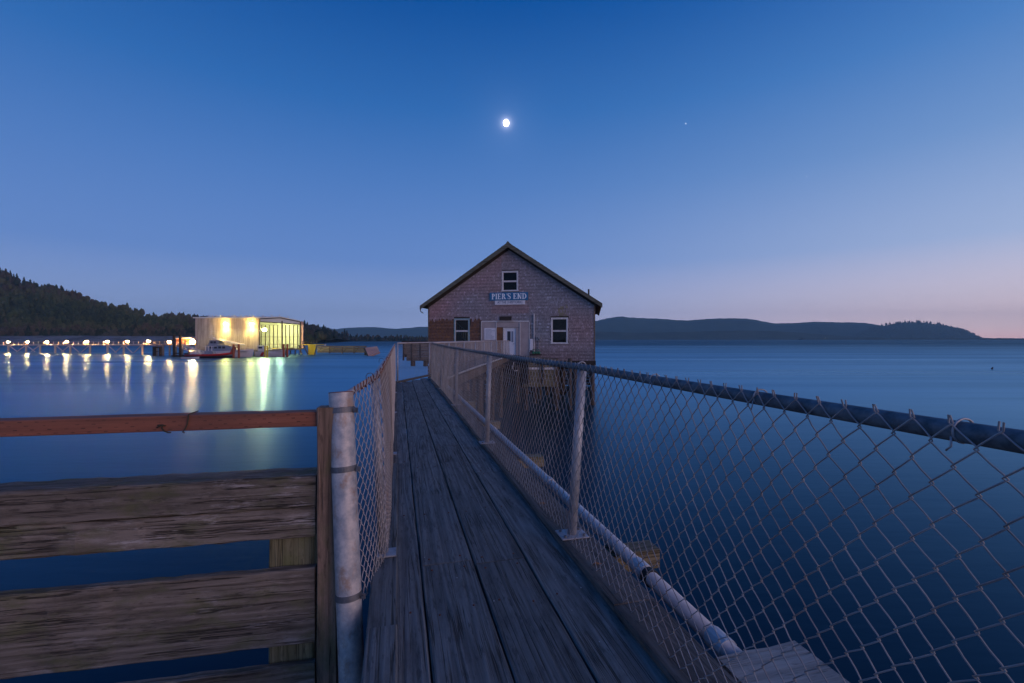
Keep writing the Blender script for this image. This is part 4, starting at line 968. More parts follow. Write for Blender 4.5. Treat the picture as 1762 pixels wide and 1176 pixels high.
# blue sign
sg_ = thing('blue_sign', "long blue sign lettered PIER'S END in white capitals under the gable window", 'sign', tuple(BC), BA)
FB('board', 843.5, 504.3, 909, 517, -.13, -.05, 'sign_blue', sg_)
sx0, sz1 = F(846.6, 506.2); sx1, sz0 = F(906.6, 514.9)
LH = sz0 - sz1; LH = abs(LH)
def letter(ch):
    """serif capital as polygons in a unit-high box; returns (width, [polygons])"""
    q = []
    def r(x0, y0, x1, y1): q.append([(x0, y0), (x1, y0), (x1, y1), (x0, y1)])
    def arc(cx, cy, rx, ry, a0, a1, t0, t1, n=10):
        for i in range(n):
            u0 = a0 + (a1 - a0) * i / n; u1 = a0 + (a1 - a0) * (i + 1) / n
            w0 = t0 + (t1 - t0) * math.sin(math.pi * i / n); w1 = t0 + (t1 - t0) * math.sin(math.pi * (i + 1) / n)
            q.append([(cx + (rx - w0) * math.cos(u0), cy + (ry - w0 * .8) * math.sin(u0)), (cx + rx * math.cos(u0), cy + ry * math.sin(u0)), (cx + rx * math.cos(u1), cy + ry * math.sin(u1)), (cx + (rx - w1) * math.cos(u1), cy + (ry - w1 * .8) * math.sin(u1))])
    S = .20; th = .085; sf = .07; h = math.pi / 2
    if ch in 'PIERN' or ch == 'D':
        x = .08; r(x, 0, x + S, 1)
        if ch != 'N' : r(x - sf, 0, x + S + sf, th)
        r(x - sf, 1 - th, x + S + sf, 1)
    if ch == 'I': return .36, q
    if ch == 'P': arc(.26, .73, .36, .27, -h, h, th, S); r(.2, .46, .27, .46 + th); r(.2, 1 - th, .27, 1); return .66, q
    if ch == 'R': arc(.26, .74, .36, .26, -h, h, th, S); r(.2, .48, .27, .48 + th); q.append([(.34, .50), (.56, 0), (.80, 0), (.54, .50)]); r(.56, 0, .86, th); return .86, q
    if ch == 'E': r(.2, 0, .66, th * 1.1); r(.2, 1 - th * 1.1, .64, 1); r(.2, .47, .50, .47 + th); r(.46, .40, .51, .63); q.append([(.58, th), (.66, 0), (.68, .26), (.62, .26)]); q.append([(.57, .76), (.64, .76), (.64, 1), (.57, 1)]); return .72, q
    if ch == 'N': r(.0, 0, .30, th); q.append([(.08, 1), (.60, 0), (.76, 0), (.30, 1)]); r(.66, 0, .75, 1); r(.58, 1 - th, .84, 1); return .86, q
    if ch == 'D': arc(.26, .5, .56, .5, -h, h, th, S * 1.05, 14); r(.2, 0, .27, th); r(.2, 1 - th, .27, 1); return .86, q
    if ch == 'S':
        pts = [(.56, .80), (.50, .93), (.33, .99), (.16, .93), (.10, .78), (.16, .64), (.33, .53), (.50, .42), (.57, .26), (.50, .08), (.32, .01), (.15, .07), (.08, .22)]
        wd = [.05, .06, .08, .11, .15, .19, .21, .20, .16, .11, .08, .06, .05]
        for i in range(len(pts) - 1):
            (ax_, ay_), (bx_, by_) = pts[i], pts[i + 1]; dx, dy = bx_ - ax_, by_ - ay_; l_ = math.hypot(dx, dy); nx_, ny_ = -dy / l_, dx / l_; w0, w1 = wd[i] / 2, wd[i + 1] / 2
            q.append([(ax_ + nx_ * w0, ay_ + ny_ * w0), (ax_ - nx_ * w0, ay_ - ny_ * w0), (bx_ - nx_ * w1, by_ - ny_ * w1), (bx_ + nx_ * w1, by_ + ny_ * w1)])
        r(.53, .72, .58, .98); r(.06, .02, .11, .28); return .66, q
    if ch == "'": q.append([(.04, 1), (.18, 1), (.13, .68), (.08, .68)]); return .12, q
    return .30, q
txt = "PIER'S END"; ws = [letter(c)[0] * (1.0) for c in txt]; sp = .07; tot = sum(ws) + sp * (len(txt) - 1); ux = (sx1 - sx0) / tot; cx = sx0
for c, wd in zip(txt, ws):
    polys = letter(c)[1]
    if polys:
        mb = MB(); d0 = 0
        for q, p in enumerate(polys):
            d0 = .0006 * (q % 7); P = [(cx + x * ux, sz0 * 0 + min(sz0, sz1) + y * LH) for x, y in p]
            ar = sum(P[i][0] * P[(i + 1) % 4][1] - P[(i + 1) % 4][0] * P[i][1] for i in range(4))
            if ar < 0: P = P[::-1]
            mb.prism(P, -.150 - d0, -.1305)
        part('letter', mb, 'sign_white', sg_)
    cx += (wd + sp) * ux
ws_ = thing('white_sign', 'narrow white sign lettered AT THE HISTORIC hanging under the blue sign', 'sign', tuple(BC), BA)
FB('board', 852, 518, 904, 524.3, -.10, -.05, 'sign_board', ws_)
def text_part(body, cx_, cz_, h, wmax, y, mat, parent):
    cu = bpy.data.curves.new('lettering', 'FONT'); cu.body = body; cu.size = h; cu.align_x = 'CENTER'; cu.align_y = 'CENTER'; cu.extrude = .006; cu.offset = .004
    tmp = bpy.data.objects.new('t', cu); COL.objects.link(tmp); bpy.context.view_layer.update()
    me = bpy.data.meshes.new_from_object(tmp.evaluated_get(bpy.context.evaluated_depsgraph_get())); wd = tmp.dimensions.x; bpy.data.objects.remove(tmp)
    me.materials.clear(); me.materials.append(M[mat]); ob = link('lettering', me, parent, (cx_, y, cz_), (R(90), 0, 0)); ob.scale = (wmax / wd, 1, 1); return ob
ax0, az = F(856.5, 521.1); ax1, _ = F(871.5, 0); text_part('AT THE', (ax0 + ax1) / 2, az, .27, ax1 - ax0, -.108, 'sign_grey', ws_)
ax0, _ = F(875.5, 0); ax1, _ = F(899.5, 0); text_part('HISTORIC', (ax0 + ax1) / 2, az, .27, ax1 - ax0, -.108, 'sign_grey', ws_)
mb = MB(); sx_, _ = F(874, 0); mb.box(sx_ - .012, sx_ + .012, -.104, -.1005, F(874, 524)[1], F(874, 518.3)[1]); part('seam', mb, 'sign_grey', ws_)
# conduit, boxes and green valves right of the screen
tag(FB('wall_conduit', 918.6, 540, 920.2, 606, -.14, -.07, 'white_paint', None), 'tall slim white conduit up the shingles right of the entrance', 'conduit')
mbx = bpy.data.objects['wall_conduit']; mbx.location = tuple(BC); mbx.rotation_euler = (0, 0, BA)
c_ = FB('electrical_panel', 912.4, 583.5, 917.4, 603, -.20, -.04, 'sign_board', None); c_.location = tuple(BC); c_.rotation_euler = (0, 0, BA); tag(c_, 'narrow pale electrical cabinet on the wall right of the plywood screen', 'cabinet')
mt = thing('utility_meter', 'small grey meter box with round dials right of the white conduit', 'meter', tuple(BC), BA)
FB('box', 922.6, 579.5, 930, 586, -.20, -.04, 'grey_box', mt)
for (mx, my) in ((925, 582), (927.5, 584)):
    q = F(mx, my); mb = MB(); mb.tube([(q[0], -.24, q[1]), (q[0], -.201, q[1])], .05, 12); part('dial', mb, 'boat_dark', mt)
FB('drop_pipe', 926.4, 586.2, 927.2, 604, -.12, -.07, 'grey_box', mt)
gv = thing('green_valves', 'green painted valve assembly on the ledge under the meter box', 'valve', tuple(BC), BA)
q0 = F(917, 607); q1 = F(931, 607); mb = MB(); mb.tube([(q0[0], -.5, q0[1]), (q1[0], -.5, q1[1])], .07, 10); part('valve_body', mb, 'green', gv, smooth=True)
for k in range(3):
    x = q0[0] + (q1[0] - q0[0]) * (k + .5) / 3; mb = MB(); mb.ball((x, -.5, q0[1]), .13, .12, .12, 10, 6); mb.tube([(x, -.5, q0[1]), (x, -.5, q0[1] + .26)], .02, 6); mb.ring((x, -.5, q0[1] + .26), (0, 0, 1), .08, .018, 12, 5); part('valve_wheel', mb, 'green', gv, smooth=True)
mb = MB(); mb.box(q0[0] - .1, q1[0] + .1, -.62, -.38, -.02, q0[1] - .12); part('stand', mb, 'dark_wood', gv)
# substructure
mb = MB(); mb.box(-HWD - .1, HWD + .1, -.05, .25, -.80, BOT - .002); part('sill_beam', mb, 'dark_wood', bd)
for k in range(13):
    x = -HWD + .3 + k * (2 * HWD - .6) / 12; mb = MB(); mb.box(x - .06, x + .06, .26, DP, -.76, -.32); part('floor_joist', mb, 'dark_wood', bd)
for r_ in range(6):
    for k in range(10):
        x = -HWD + .15 + k * (2 * HWD - .3) / 9 + (rr.uniform(-.25, .25) if 0 < k < 9 else 0); mb = MB(); y = .12 + r_ * 2.9
        mb.tube([(0, 0, WATER - 1.4), (0, 0, -.81)], .16, 12, r2=.175); ob = part('pile', mb, 'pile', bd, smooth=False); ob.location = (x, y, 0); ob.rotation_euler = (rr.uniform(-.01, .01), rr.uniform(-.012, .012), rr.random())
for k in range(10):
    z = -.98 - k * .30; mb = MB(); xa_, xb_ = -HWD - .05, F(862, 0)[0]; mb.timber((xa_, -.10, z - .27 + rr.uniform(0, .02)), (xb_ + rr.uniform(-.06, .06), -.045, z), .006, 4, .004, 200 + k)
    part('lagging_board', mb, 'lagging', bd, center=True)
for k in range(9):
    z = -.85 - k * .34; mb = MB(); mb.timber((-HWD, DP - .02, z - .31), (HWD, DP + .04, z), .006, 2, .004, 400 + k); part('dark_backing_board', mb, 'dark_wood', bd, center=True)  # dark boards added behind the piles to shut out the bright water
for k in range(5):
    xa = -HWD + .2 + k * 2.7; mb = MB(); mb.tube([(xa, 3.2, -.9), (xa + 2.6, 3.2, WATER + .4)], .09, 6); mb.tube([(xa + 2.6, 3.4, -.9), (xa, 3.4, WATER + .4)], .09, 6); part('fill_brace', mb, 'dark_wood', bd)  # braces added to thicken the darkness under the floor
# side dock at left with boarded parapet
sd = thing('side_dock', 'dark boarded dock platform projecting from the left side of the shingled building', 'dock', tuple(BC), BA)
dx0 = F(693, 600)[0]; dx1 = -HWD - .08
for k in range(8):
    z1 = .93 - k * .19; mb = MB(); mb.timber((dx0 + (.0 if k < 5 else .35), .0, z1 - .175), (dx1, .06, z1), .005, 3, .004, 300 + k); part('wall_board', mb, 'lagging', sd, center=True)
mb = MB(); mb.box(dx0 - .08, dx1, -.08, 3.2, .94, 1.08); part('cap', mb, 'dark_wood', sd)
for x in (dx0 + .02, dx0 + .75, dx0 + 1.5): mb = MB(); mb.box(x, x + .12, -.07, -.005, -.55, .93); part('stud', mb, 'dark_wood', sd)
mb = MB(); mb.box(dx0, dx0 + .06, .062, 3.1, -.3, .93); part('side_wall', mb, 'lagging', sd)
mb = MB(); mb.box(dx0 + .3, dx1, .062, 3.1, -.56, -.36); part('deck', mb, 'dark_wood', sd)
for x in (dx0 + .75, dx1 - .35): mb = MB(); mb.tube([(x, .4, -1.05), (x, .4, -.57)], .2, 10); part('stub_pile', mb, 'pile', sd)
# landing with hanging panels in front of the right part
ld = thing('landing_platform', 'small tan landing with two hanging slatted panels below the right front of the building', 'platform', (0, 0, 0))
YL = 33.0
def P3(px, py, dy=0): x, y, z = at(px, py, YL); return Vector((x, y + dy, z))
a, b = P3(902, 615), P3(959, 619)
mb = MB(); mb.hexa([(a.x, a.y, a.z - .09), (b.x, b.y - .3, b.z - .09), (b.x, b.y + 2.4, b.z - .09), (a.x, a.y + 3, a.z - .09), (a.x, a.y, a.z), (b.x, b.y - .3, b.z), (b.x, b.y + 2.4, b.z), (a.x, a.y + 3, a.z)]); part('deck_board', mb, 'lagging', ld)
for (p0, p1) in ((908, 931), (933.5, 957)):
    for q in range(9):
        y0 = 624 + q * 4.3; c = P3(p0 + rr.uniform(-.3, .3), y0); d = P3(p1, y0 + 3.7); mb = MB(); mb.box(c.x, d.x, YL - .02 - .004 * (q % 2), YL + .03, d.z, c.z); part('slat', mb, 'beam_end' if q != 2 else 'white_paint', ld)
    c = P3(p0, 622); d = P3(p1, 662)
    for xx in (c.x + .04, d.x - .12): mb = MB(); mb.box(xx, xx + .08, YL - .075, YL - .03, d.z, c.z); part('upright', mb, 'lagging', ld)
c, d = P3(900, 661), P3(962, 665.5); mb = MB(); mb.box(c.x, d.x, YL - .14, YL - .08, d.z, c.z); part('bottom_beam', mb, 'beam_end', ld)
for px_ in (905, 958, 982): 
    x = at(px_, 0, YL)[0]; mb = MB(); mb.tube([(x, YL + .35, WATER - 1.3), (x, YL + .35, a.z - .1)], .15, 10, r2=.14); part('pile', mb, 'pile', ld)
mb = MB(); c = P3(878, 622); mb.tube([P3(884, 624), P3(881.5, 634), P3(886, 639), P3(892, 637)], .03, 6); tag(part('hanging_hose', mb, 'pvc', smooth=True), 'short bent white hose hanging under the end of the far pipe', 'hose')

# ------------------------------------------------------------------ lit pier at far left
lamps = [-21, 14.5, 47.5, 81, 115, 149.5, 184.5, 219.5, 255.5, 291.5, 331]
def pierY(px): return 176 - (px - 0) * (176 - 143) / 331
lp = thing('lit_pier', 'long trestle pier carrying a row of lamps across the water at left', 'pier')
def PP(px, z, dy=0): Y = pierY(px) + dy; return Vector(((px - 881) * Y / K, Y, z))
dkz = [(-120, -.92), (0, -.85), (331, -.35)]
def dz(px): return float(np.interp(px, [d[0] for d in dkz], [d[1] for d in dkz]))
edge = [-150, -60] + list(range(0, 270, 24)) + [265]
for a, b in zip(edge[:-1], edge[1:]):
    mb = MB(); A0, B0 = PP(a, dz(a)), PP(b, dz(b)); mb.hexa([A0 - Vector((0, 0, .35)), B0 - Vector((0, 0, .35)), B0 + Vector((0, 5, -.35)), A0 + Vector((0, 5, -.35)), A0, B0, B0 + Vector((0, 5, 0)), A0 + Vector((0, 5, 0))]); part('deck_span', mb, 'pier_timber', lp)
pile_px = [-90, -55, -20, 14.5, 45, 69, 95, 121, 155, 185, 213, 245]
for k, px_ in enumerate(pile_px):
    for dy in (.5, 4.2):
        b = PP(px_, WATER - 1.3, dy); t = PP(px_, dz(px_) - .36, dy); mb = MB(); mb.tube([b, t], .30, 8); part('pile', mb, 'pier_timber', lp)
    for s in (1, -1):
        if (k + (s > 0)) % 3 == 0: continue
        mb = MB(); a = PP(px_ + s * 2, dz(px_) - .5, .25); b = PP(px_ + s * 15, WATER + .55, .35); mb.tube([a, b], .16, 6); part('brace', mb, 'pier_timber', lp)
for px_ in np.arange(-140, 265, 8.6):
    a = PP(px_, dz(px_), .15); mb = MB(); mb.box(a.x - .05, a.x + .05, a.y - .05, a.y + .05, a.z, a.z + 1.0); part('railing_post', mb, 'pier_timber', lp)
mb = MB(); mb.tube([PP(x, dz(x) + 1.0, .15) for x in (-150, 0, 130, 265)], .045, 6); mb.tube([PP(x, dz(x) + .5, .15) for x in (-150, 0, 130, 265)], .035, 6); part('railing', mb, 'pier_timber', lp)
lproto = None
for k, px_ in enumerate(lamps[:-1]):
    z = dz(px_) + .98; base = PP(px_, z - .98 if px_ < 266 else -.6, .9 if px_ < 266 else 0)
    if lproto is None:
        lproto = thing('pier_lamp', 'bright globe lamp on the lit pier', 'lamp', base, 0, 'lamps along the lit pier')
        mb = MB(); mb.tube([(0, 0, 0), (0, 0, .72)], .05, 8); part('lamp_post', mb, 'steel', lproto)
        mb = MB(); mb.ball((0, -.05, .98), .44, .30, .21, 12, 8); part('globe', mb, 'lamp', lproto, smooth=True); cur = lproto
    else: cur = copy_tree(lproto, loc=base)
    cur['label'] = 'lamp cut close to the left edge of the picture' if k == 1 else 'bright globe lamp in the row along the lit pier'
    pass
ords = ['outside', 'leftmost lamp on the lit pier, at the picture edge', 'second lamp from the left on the lit pier', 'third lamp from the left on the lit pier', 'fourth lamp from the left on the lit pier', 'fifth lamp from the left, near the middle of the lit pier', 'sixth lamp from the left on the lit pier', 'seventh lamp from the left on the lit pier', 'last lamp over the trestle, before the dark pilings', 'lone lamp between the dark pilings and the tall mooring piles']
for q, ob in enumerate([x for x in COL.objects if x.name.startswith('pier_lamp')]):
    ob['label'] = ords[q] if q else 'lamp just beyond the left edge of the picture on the pier'; ob['group'] = 'lamps along the lit pier'
bpy_l = [x for x in COL.objects if x.name == 'pier_lamp'][0]
for ch in list(bpy_l.children): bpy.data.objects.remove(ch)
bpy.data.objects.remove(bpy_l)

# landing area between pier and boathouse
def dock_piles(name, label, pxs, Y, ztop, r, mat, bars=(), extra=None):
    t = thing(name, label, 'mooring piles')
    for px_ in pxs:
        x = (px_ - 881) * Y / K; mb = MB(); mb.tube([(x, Y, WATER - 1.5), (x, Y, ztop)], r, 10); p_ = part('pile', mb, mat, t)
    for (z, rr_) in bars:
        mb = MB(); mb.tube([((pxs[0] - 881) * Y / K, Y - r, z), ((pxs[-1] - 881) * Y / K, Y - r, z)], rr_, 6); part('cross_bar', mb, mat, t)
    return t
dock_piles('dark_pilings', 'pair of squat dark pilings where the lit pier trestle ends', (265.5, 276), 141, -1.0, .45, 'dark_wood', ((-1.3, .25), (-2.6, .12)))
dock_piles('mooring_piles', 'two tall dark mooring piles with a crossbar left of the boats', (299.5, 310), 134, 2.5, .35, 'dark_wood', ((.9, .06), (-.6, .06), (-2.9, .2)))
dock_piles('mooring_piles', 'rusty red pair of mooring piles at the bow of the red boat', (402, 411), 126, -.15, .28, 'orange', ((-.6, .06), (-1.1, .05)))
dock_piles('mooring_piles', 'rusty pair of mooring piles at the right end of the striped lifeboat', (488, 494.5), 133, -.20, .28, 'orange', ((-.7, .06), (-1.3, .06)))
dock_piles('mooring_piles', 'leaning pale pair of piles in front of the boathouse corner', (456, 460), 130, -.6, .22, 'yellow', ((-1.0, .06),))
lg = thing('landing_stage', 'lamp-lit timber landing stage between the pier and the boathouse', 'dock')
def box_at(name, x0, y0, x1, y1, Y, dep, mat, parent):
    a = at(x0, y0, Y); b = at(x1, y1, Y); mb = MB(); mb.box(a[0], b[0], Y, Y + dep, b[2], a[2]); return part(name, mb, mat, parent)
box_at('deck', 262, 592.6, 338, 594.5, 142, 7, 'concrete', lg)
for x in range(266, 338, 8): box_at('railing_post', x, 587.5, x + .7, 592.5, 142, .15, 'concrete', lg)
box_at('handrail', 262, 587.3, 338, 587.9, 142.02, .12, 'concrete', lg)
for x in range(270, 336, 11): 
    a = at(x, 594.6, 143); mb = MB(); mb.tube([(a[0], 143, a[2]), (a[0], 143, WATER - 1.2)], .25, 8); part('pile', mb, 'concrete', lg)
gw = thing('gangway', 'light truss gangway sloping down from the landing stage to the boats', 'gangway')
p0, p1 = Vector(at(301, 596, 138)), Vector(at(345, 611, 129))
for s in (0, 1.1):
    for dzz in (0, 1.05): mb = MB(); mb.tube([p0 + Vector((0, s, dzz)), p1 + Vector((0, s, dzz))], .07, 6); part('chord', mb, 'boat_white', gw)
    for q in range(8):
        a = p0.lerp(p1, q / 8) + Vector((0, s, 1.05 if q % 2 else 0)); b = p0.lerp(p1, (q + 1) / 8) + Vector((0, s, 0 if q % 2 else 1.05)); mb = MB(); mb.tube([a, b], .045, 5); part('strut', mb, 'boat_white', gw)
mb = MB(); mb.hexa([p0, p1, p1 + Vector((0, 1.1, 0)), p0 + Vector((0, 1.1, 0)), p0 + Vector((0, 0, .06)), p1 + Vector((0, 0, .06)), p1 + Vector((0, 1.1, .06)), p0 + Vector((0, 1.1, .06))]); part('tread', mb, 'steel', gw)
shd = thing('lamplit_shed', 'low shed glowing orange under a lamp left of the boathouse', 'shed')
box_at('wall', 303, 583.2, 334.5, 592.4, 146, 4, 'shed', shd); box_at('roof', 302, 581.8, 335.5, 583.1, 145.6, 5, 'hangar_roof', shd)
for x in (308, 317, 325): box_at('doorway', x, 586, x + 3, 592.3, 145.9, .08, 'boat_dark', shd)
def flood(name, label, px_, py_, Y, rad, mat, energy, color, spot=None, cat='lamp', dz_=0.0, soft=.25):
    t = thing(name, label, cat, at(px_, py_, Y)); mb = MB(); mb.ball((0, 0, 0), rad, rad * .6, rad * .62, 12, 8); part('lens', mb, mat, t, smooth=True)
    mb = MB(); mb.box(-rad * .7, rad * .7, rad * .4, rad * 1.2, -rad * .2, rad * 1.0); part('housing', mb, 'steel', t)
    l_ = bpy.data.lights.new(name + '_light', 'SPOT' if spot else 'POINT'); l_.energy = energy; l_.color = color; l_.shadow_soft_size = soft
    lo = bpy.data.objects.new(name + '_light', l_); COL.objects.link(lo); x, y, z = at(px_, py_, Y); lo.location = (x, y - rad * 1.3 + dz_, z - rad * .8)
    if spot: l_.spot_size = R(spot[0]); l_.spot_blend = .9; lo.rotation_euler = (R(spot[1]), 0, 0)
    return t
flood('shed_lamp', 'bright lamp in front of the orange-lit shed beside the boathouse', 331, 588.5, 144.5, .75, 'lamp', 900, (1, .55, .2))

# ------------------------------------------------------------------ boathouse
bh = thing('boathouse', 'large metal-clad boathouse on piles, its open end lit yellow-green inside', 'boathouse')
YC = 140.0; xL = (336 - 881) * YC / K; xR = (446 - 881) * YC / K; YB = 165.0; xRB = (517.5 - 881) * YB / K
zt = EYE + 35.8 * YC / K; zf = -2.0; za_ = EYE + 37.2 * 152 / K
n_ = 22
for k in range(n_):
    x0 = xL + (xR - xL) * k / n_; x1 = xL + (xR - xL) * (k + 1) / n_ - .012; mb = MB(); rb = 4; P = []
    for q in range(rb):
        u0 = x0 + (x1 - x0) * q / rb; d_ = (x1 - x0) / rb; P += [(u0, 0), (u0 + d_ * .6, 0), (u0 + d_ * .7, -.06), (u0 + d_ * .9, -.06)]
    P.append((x1, 0)); vs = []
    for (x, y) in P: vs += [(x, YC + y, zf), (x, YC + y, zt)]
    for (x, y) in reversed(P): vs += [(x, YC + .1, zf), (x, YC + .1, zt)]
    m_ = len(vs) // 2; fs = [(2 * i, 2 * i + 1, (2 * i + 3) % (2 * m_), (2 * i + 2) % (2 * m_)) for i in range(m_)]; fs = [tuple(reversed(f)) for f in fs]
    mb.add(vs, fs); part('siding_panel', mb, 'siding', bh)
mb = MB(); mb.box(xL, xL + .15, YC + .12, YB, zf, zt); part('end_wall', mb, 'siding', bh)
mb = MB(); mb.box(xL, xRB, YB + .01, YB + .2, zf, zt - .1); part('back_wall', mb, 'inner_wall', bh)
mb = MB(); mb.box(xL + .2, xR - .2, YC + .15, YC + .18, zf, zt - .1); part('inner_lining', mb, 'inner_wall', bh)
Ym = 151.5; xm_ = xR + (xRB - xR) * (Ym - YC) / (YB - YC)
for (ya, yb, z0, z1, nm) in ((YC - .5, Ym, zt, za_, 'roof_slope'), (Ym, YB + .5, za_, zt, 'roof_slope')):
    mb = MB(); mb.hexa([(xL - .4, ya, z0), (xR + .8, ya, z0), (xR + .8, yb, z1), (xL - .4, yb, z1), (xL - .4, ya, z0 + .34), (xR + .8, ya, z0 + .34), (xR + .8, yb, z1 + .34), (xL - .4, yb, z1 + .34)]); part(nm, mb, 'hangar_roof', bh)
def fx(Y): return xR + (xRB - xR) * (Y - YC) / (YB - YC)
# gable truss and portal
mb = MB()
for (ya, za1, yb, zb1) in ((YC + .1, zt - .15, Ym, za_ - .12), (Ym, za_ - .12, YB - .1, zt - .15), (YC + .1, zt - 1.0, YB - .1, zt - 1.0)):
    mb.tube([(fx(ya), ya, za1), (fx(yb), yb, zb1)], .16, 6)
part('gable_frame', mb, 'steel', bh)
mb = MB(); mb.add([(fx(YC + .1) - .1, YC + .1, zt - .2), (fx(YC + .1) - .1, YC + .1, zt - .9), (fx(YB) - .1, YB - .1, zt - .9), (fx(YB) - .1, YB - .1, zt - .2), (fx(Ym) - .1, Ym, za_ - .2)], [(0, 1, 2, 3, 4)]); mb.v += [(x - .06, y, z) for x, y, z in mb.v]; mb.f += [(9, 8, 7, 6, 5)]; mb.f += [((i + 1) % 5, i, i + 5, (i + 1) % 5 + 5) for i in range(5)]; part('gable_panel', mb, 'hangar_roof', bh)
for Y, r_ in ((YC + .15, .22), (Ym + 1.2, .24), (YB - .3, .26)): mb = MB(); mb.tube([(fx(Y), Y, zf), (fx(Y), Y, zt - .3)], r_, 8); part('portal_column', mb, 'steel', bh)
mb = MB(); mb.box(xRB - .1, xRB + .9, YB - .15, YB + .25, zf, zt); part('corner_panel', mb, 'pink_board', bh)
# interior wall frames (dark studs and girts on the far wall)
for x in np.arange(-93.5, xRB - .4, 1.45): mb = MB(); mb.box(x, x + .16, YB - .25, YB - .05, zf, zt - 1.3); part('wall_stud', mb, 'steel', bh)
for z in (zt - 1.3, 2.0, -.6): mb = MB(); mb.box(xL + .2, xRB - .2, YB - .30, YB - .26, z, z + .1); part('wall_girt', mb, 'steel', bh)
mb = MB(); mb.box(xL, xRB + .6, YC + .02, YB + .2, zf - .5, zf - .01); part('floor', mb, 'concrete', bh)
for k in range(13):
    for Y in (YC + .4, 148, 156, YB - .5):
        if Y > YC + 1 and k < 9: continue
        x = xL + (fx(Y) - xL) * k / 12; mb = MB(); mb.tube([(x, Y, WATER - 1.3), (x, Y, zf - .51)], .22, 7); part('pile', mb, 'concrete', bh)
for (x0, x1) in ((455, 475), (476, 500), (500, 518)):
    a = at(x0, 597.5, 146); b = at(x1, 600.5, 158); mb = MB(); mb.tube([(a[0] + 2, 147, -1.9), (b[0], 160, -1.9)], .18, 6)
    part('yellow_edge_rail', mb, 'yellow', bh)
for k, px_ in enumerate((388, 432.5)):
    flood('wall_floodlight', ['left floodlight washing the streaked boathouse wall yellow', 'right floodlight washing the streaked boathouse wall yellow'][k], px_, 557.6, YC - .55, .42, 'flood', 3600, (1.0, .78, .26), (140, 10), dz_=-.6)
flood('end_floodlight', 'dazzling white-green floodlight inside the open end of the boathouse', 455, 568, 146, .62, 'flood_white', 1500, (.86, 1.0, .38), cat='lamp')
for k, (x, Y) in enumerate(((-86, 152), (-80.5, 158))):
    l_ = bpy.data.lights.new('boathouse_light', 'POINT'); l_.energy = 2300; l_.color = (1.0, .95, .50); l_.shadow_soft_size = .5; lo = bpy.data.objects.new('boathouse_light', l_); COL.objects.link(lo); lo.location = (x, Y, zt - 1.2)
# gulls on the ridge
gpx = [360, 366, 373, 381, 384, 392, 399, 405, 414, 423, 430, 437, 452, 468, 481, 496]
gm = MB(); gm.ball((0, 0, .22), .24, .12, .13, 8, 5); gm.ball((.2, 0, .4), .09, .08, .08, 6, 4); gm.tube([(.28, 0, .39), (.38, 0, .36)], .02, 4, r2=.005); gm.tube([(0, .03, 0), (0, .03, .12)], .012, 4); gm.tube([(0, -.03, 0), (0, -.03, .12)], .012, 4)
gme = gm.mesh('gull', M['gull'], True)
for px_ in gpx:
    Y = YC - .3 if px_ < 446 else YC + (px_ - 446) / 71 * 22
    z = zt + .34 if px_ < 446 else float(np.interp(Y, [YC, Ym, YB], [zt, za_, zt])) + .34
    o = link('gull', gme, None, ((px_ - 881) * Y / K, Y, z), (0, 0, random.random() * 6)); o.scale = (1.5,) * 3; tag(o, 'white gull perched on the boathouse roof edge', 'bird', 'gulls lined up on the boathouse roof')
# yellow work platform beside it
yp = thing('yellow_platform', 'yellow painted work platform with railings right of the boathouse', 'platform')
for k in range(5): box_at('side_board', 530 + k * 2.55, 594.5, 532.3 + k * 2.55, 611, 152, .3, 'yellow', yp)
box_at('deck', 518, 593, 545, 594.4, 151.9, 6, 'yellow', yp)
for x in (520, 526, 532, 538, 544): box_at('railing_post', x, 587.5, x + .7, 592.9, 151.9, .12, 'steel', yp)
box_at('handrail', 518, 587, 545, 587.8, 151.86, .1, 'steel', yp); box_at('mid_rail', 518, 590, 545, 590.5, 151.87, .08, 'steel', yp)
for (a, b) in (((522, 594), (530, 610)), ((545, 596), (541, 611)), ((514, 594), (520, 612))):
    mb = MB(); mb.tube([at(*a, 151.5), at(*b, 151.5)], .2, 6); part('brace', mb, 'steel', yp)
# breakwater fence
bw = thing('timber_breakwater', 'low greenish timber breakwater running right from the yellow platform', 'breakwater')  # boards take the greenish block wood
for k, (x0, x1) in enumerate(((546, 566), (567.5, 588), (589.5, 608), (609.5, 628))):
    for q in range(3): ob = box_at('board', x0, 598.5 + q * 3, x1, 601.2 + q * 3, 164, .3, 'block', bw)
    box_at('post', x1 + .1, 596.8, x1 + 1.4, 608.5, 163.8, .5, 'sleeper', bw)
    mb = MB(); mb.tube([at(x0 + 1, 607, 163.5), at(x0 + 8, 598, 163.5)], .14, 6); part('brace', mb, 'sleeper', bw)
box_at('cap_beam', 545, 595.8, 630, 598, 163.6, 1.0, 'sleeper', bw)
gme2 = link('gull', gme, None, at(559.5, 595.8, 164), (0, 0, 1)); gme2.scale = (1.6,) * 3; tag(gme2, 'single gull standing on the timber breakwater', 'bird')
rp = thing('tilted_ramp', 'pinkish boarded ramp tilted up at the end of the breakwater', 'ramp')
for k in range(6):
    f0, f1 = k / 6, (k + 1) / 6 - .02
    tl, tr, br_, bl_ = Vector(at(628, 599, 150)), Vector(at(648.5, 596, 152)), Vector(at(653.5, 606.5, 143)), Vector(at(634.5, 614, 140.5))
    A0, B0, A1, B1 = tl.lerp(bl_, f0), tr.lerp(br_, f0), tl.lerp(bl_, f1), tr.lerp(br_, f1); nn = Vector((.05, .5, -.35))
    mb = MB(); mb.hexa([A1 + nn, B1 + nn, B0 + nn, A0 + nn, A1, B1, B0, A0]); part('ramp_board', mb, 'pink_board', rp)
